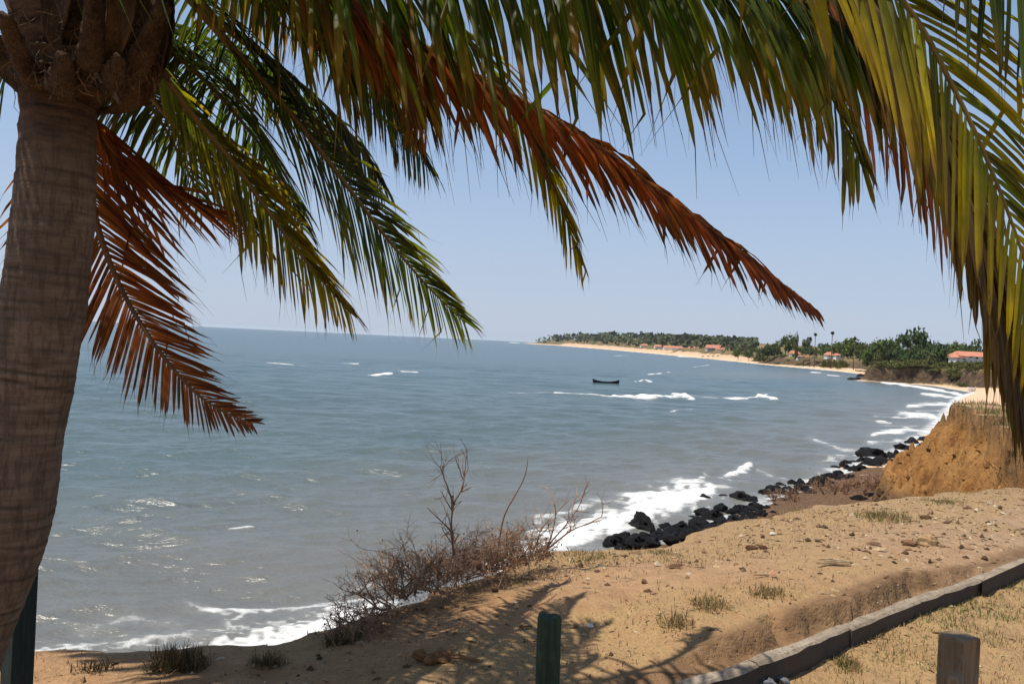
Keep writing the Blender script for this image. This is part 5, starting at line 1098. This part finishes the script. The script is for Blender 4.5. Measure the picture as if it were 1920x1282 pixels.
for px in (1547, 1556, 1566, 1576, 1583): tree(px, 505, 665.5+rg.uniform(-.5, 1.5), 15, 'bush', 'green bush in front of the red hipped huts', 'bushes before the huts', seed=int(rg.integers(4)))
# far-off wood of the last point: reads as one mass
def far_wood():
    rg = np.random.default_rng(33); V = []; Cc = []
    for k in range(5200):
        px = rg.uniform(985, 1420); D = 900*(3350/900)**rg.random(); x = (px-960)/F*D
        if x-xs(D) < 45: continue
        zb = shz(x, D); s = D*.0032; q = np.array([x, D, zb+rg.random()**.7*s*2.2]); a = rg.normal(0, 1, 3); a[2] = abs(a[2])+.3; a /= np.linalg.norm(a); u = np.cross(a, rg.normal(0, 1, 3)); u /= np.linalg.norm(u); w = np.cross(a, u); s *= rg.uniform(.6, 1.3)
        V += [q+u*s, q+w*s*.8, q-u*s, q-w*s*.8]; Cc += [np.array((.085, .10, .045))*rg.uniform(.5, 1.3)]*4
    i = np.arange(len(V)//4)[:, None]*4
    obj('far_wood', mesh_np('far_wood', V, np.hstack([i, i+1, i+2, i+3]), None, M['tree'], False, {'Col': np.array(Cc)}), None, 'stuff')
far_wood()

# ------------------------------------------------------------------ houses
def house(px, py, D, wpx, hpx, roofpx, dep, label, wallm='white', rz=0.0, nwin=3, over=.6, hip=.25, name='house', door=True):
    p = at(px, py, D); w = wpx*D/F; h = hpx*D/F; r = roofpx*D/F; zb = p[2]; x, y = p[0], p[1]; g = shz(x, y)
    e = empty(name, (x, y, zb), rz, label, 'house'); b = MB(); b.box((0, 0, (h+min(g-zb, 0)-1)/2), w, dep, h-min(g-zb, 0)+1); b.obj('wall', M[wallm], e)
    W, Dp = w/2+over, dep/2+over; k = W*hip*2; b = MB()
    b.add([(-W, -Dp, h-.05), (W, -Dp, h-.05), (W, Dp, h-.05), (-W, Dp, h-.05), (-W+k, 0, h+r), (W-k, 0, h+r)], [(0, 1, 5, 4), (1, 2, 5), (2, 3, 4, 5), (3, 0, 4), (3, 2, 1, 0)]); b.obj('roof', M['tile'], e)
    for i in range(nwin):
        cx = -w/2+w*(i+.5)/nwin; isd = door and i == nwin//2; b = MB(); ww, hh = (1.0, min(h*.75, 2.2)) if isd else (1.1, min(h*.4, 1.2))
        b.box((cx, -dep/2, hh/2+.02 if isd else h*.55), ww, .12, hh); b.obj('door' if isd else 'window', M['dark'], e)
    return e
house(1489, 669, 610, 14, 6, 6, 6, 'small white house with a steep red roof among dark trees', nwin=3, hip=.12)
house(1506, 673, 585, 26, 5, 1.2, 5, 'long low white building right of the steep roofed white house', nwin=4, hip=.02)
house(1556, 668.5, 552, 16, 3, 6, 6, 'small hut with a bright red hipped roof at the dark tree line', nwin=2)
house(1572, 669, 545, 14, 3, 4, 5, 'lower red roofed hut right beside the bright hipped one', nwin=2)
house(1340, 657.5, 983, 32, 5, 6, 12, 'large beach building with the highest red roof and grey white walls', wallm='greywall', nwin=5, hip=.03)
house(1350, 659, 957, 14, 4, 1.5, 6, 'white annex in front of the large beach building', nwin=2, hip=.02)
house(1240, 652, 1350, 26, 2.5, 3, 12, 'low house with a pale red roof among trees at the beach', nwin=3, hip=.05)
house(1283, 655.5, 1170, 78, 2.5, 3.6, 12, 'very long low house with a pink roof along the beach', nwin=7, hip=.02)
house(1208, 650, 1524, 14, 2.5, 3, 10, 'small reddish roofed house at the left end of the beach row', nwin=2)
house(1820, 672, 335, 60, 4, 9, 9, 'long house with a bright orange roof behind the headland bushes', nwin=5, hip=.08)
house(1795, 673, 333, 18, 3, 5, 6, 'small orange roofed wing at the left end of the long roof', nwin=2)
# thatched shades on the beach
for k, px in enumerate((1318, 1328, 1337, 1346)):
    D = 842; p = at(px, 667, D); g = shz(p[0], p[1]); e = empty('beach_shade', (p[0], p[1], g), 0, 'small dark thatched shade on the sand below the large red roof', 'beach shade', 'thatched shades on the beach')
    b = MB(); b.tube([(0, 0, -.1), (0, 0, 2.6)], .09, 6); b.obj('post', M['wood'], e)
    b = MB(); n = 10; b.add([(2.3*math.cos(i*.628), 2.3*math.sin(i*.628), 1.9) for i in range(n)]+[(0, 0, 3.1), (0, 0, 2.0)], [(i, (i+1) % n, n) for i in range(n)]+[((i+1) % n, i, n+1) for i in range(n)]); b.obj('thatch', M['wood'], e)

# ------------------------------------------------------------------ boats and odd things on the beach
def hull(L, B, H, sheer, name, mat, loc, rz, label, thwarts=4):
    e = empty(name, loc, rz, label, 'boat'); v = []; ns = 25; pr = [(-1, 1), (-.9, .45), (-.55, .08), (0, -.05), (.55, .08), (.9, .45), (1, 1), (.9, 1), (.78, .5), (.45, .2), (0, .1), (-.45, .2), (-.78, .5), (-.9, 1)]
    for i in range(ns):
        t = i/(ns-1)*2-1; w = B/2*max(1-abs(t)**2.6, .04); top = H*(.62+sheer*abs(t)**2.4); low = H*.28*abs(t)**4
        for (a, c) in pr: v.append((t*L/2*(1+.03*c*abs(t)), a*w, low+(top-low)*max(c, 0)))
    m = len(pr); f = [(i*m+j, (i+1)*m+j, (i+1)*m+(j+1) % m, i*m+(j+1) % m) for i in range(ns-1) for j in range(m)]+[tuple(range(m)), tuple(range((ns-1)*m, ns*m))[::-1]]
    b = MB(); b.add(v, f); b.obj('hull', mat, e, False)
    for k in range(thwarts):
        t = -.6+1.2*k/(thwarts-1); b = MB(); b.box((t*L/2, 0, H*.5), .22, B*.8*(1-abs(t)**2.6), .04); b.obj('thwart', mat, e)
    return e
p = onz(1136, 719, 0); hull(49*p[1]/F, 1.15, 0.95, .62, 'canoe', M['boat'], (p[0], p[1], -.12), rad(-4), 'dark wooden canoe with raised ends floating alone on the bay')
p = onz(1822, 727, 1.2); p[2] = shz(p[0], p[1]); hull(17*p[1]/F, 1.0, 1.5, .4, 'beached_boat', M['white'], (p[0], p[1], p[2]), rad(8), 'small white boat pulled up on the sand behind the cliff', 2)
# white marker post and old tyre on the plateau behind the cliff
pz = height(np.array([27.6]), np.array([46.0]))[0][0]
p = at(1833, 737, 44); zz = gz(p[0], p[1]); b = MB(); b.tube([(0, 0, -.15), (.03, 0, .3), (.05, 0, .62)], np.array([.06, .055, .05]), 8); o = b.obj('marker_post', M['white'], None, True); o.location = (p[0], p[1], zz); tag(o, 'short white post standing on the cliff top against the beach', 'post')
p = at(1823, 742, 43); zz = gz(p[0], p[1]); b = MB(); v = []
for i in range(20):
    for j in range(8):
        a, c = i*math.pi/10, j*math.pi/4; r = .19+.075*math.cos(c); v.append((r*math.cos(a), .07*math.sin(c), .24+r*math.sin(a)))
b.add(v, [(i*8+j, ((i+1) % 20)*8+j, ((i+1) % 20)*8+(j+1) % 8, i*8+(j+1) % 8) for i in range(20) for j in range(8)]); o = b.obj('tyre', M['rubber'], None, True); o.location = (p[0], p[1], zz); o.rotation_euler = (0, 0, .3); tag(o, 'black tyre standing on the cliff top beside the white post', 'tyre')

# ------------------------------------------------------------------ sea air
b = MB(); b.box((2000, 8700, 19), 40000, 18000, 44); hz = b.obj('haze', None, None, False, 'stuff')
t = NT('sea_air'); pv = t.n('VolumePrincipled'); pv.inputs['Color'].default_value = (.80, .90, 1.0, 1); pv.inputs['Density'].default_value = 0.000035; pv.inputs['Anisotropy'].default_value = 0.2
t.link(pv.outputs[0], t.out.inputs['Volume']); hz.data.materials.append(t.m)
SC.cycles.volume_bounces = 0
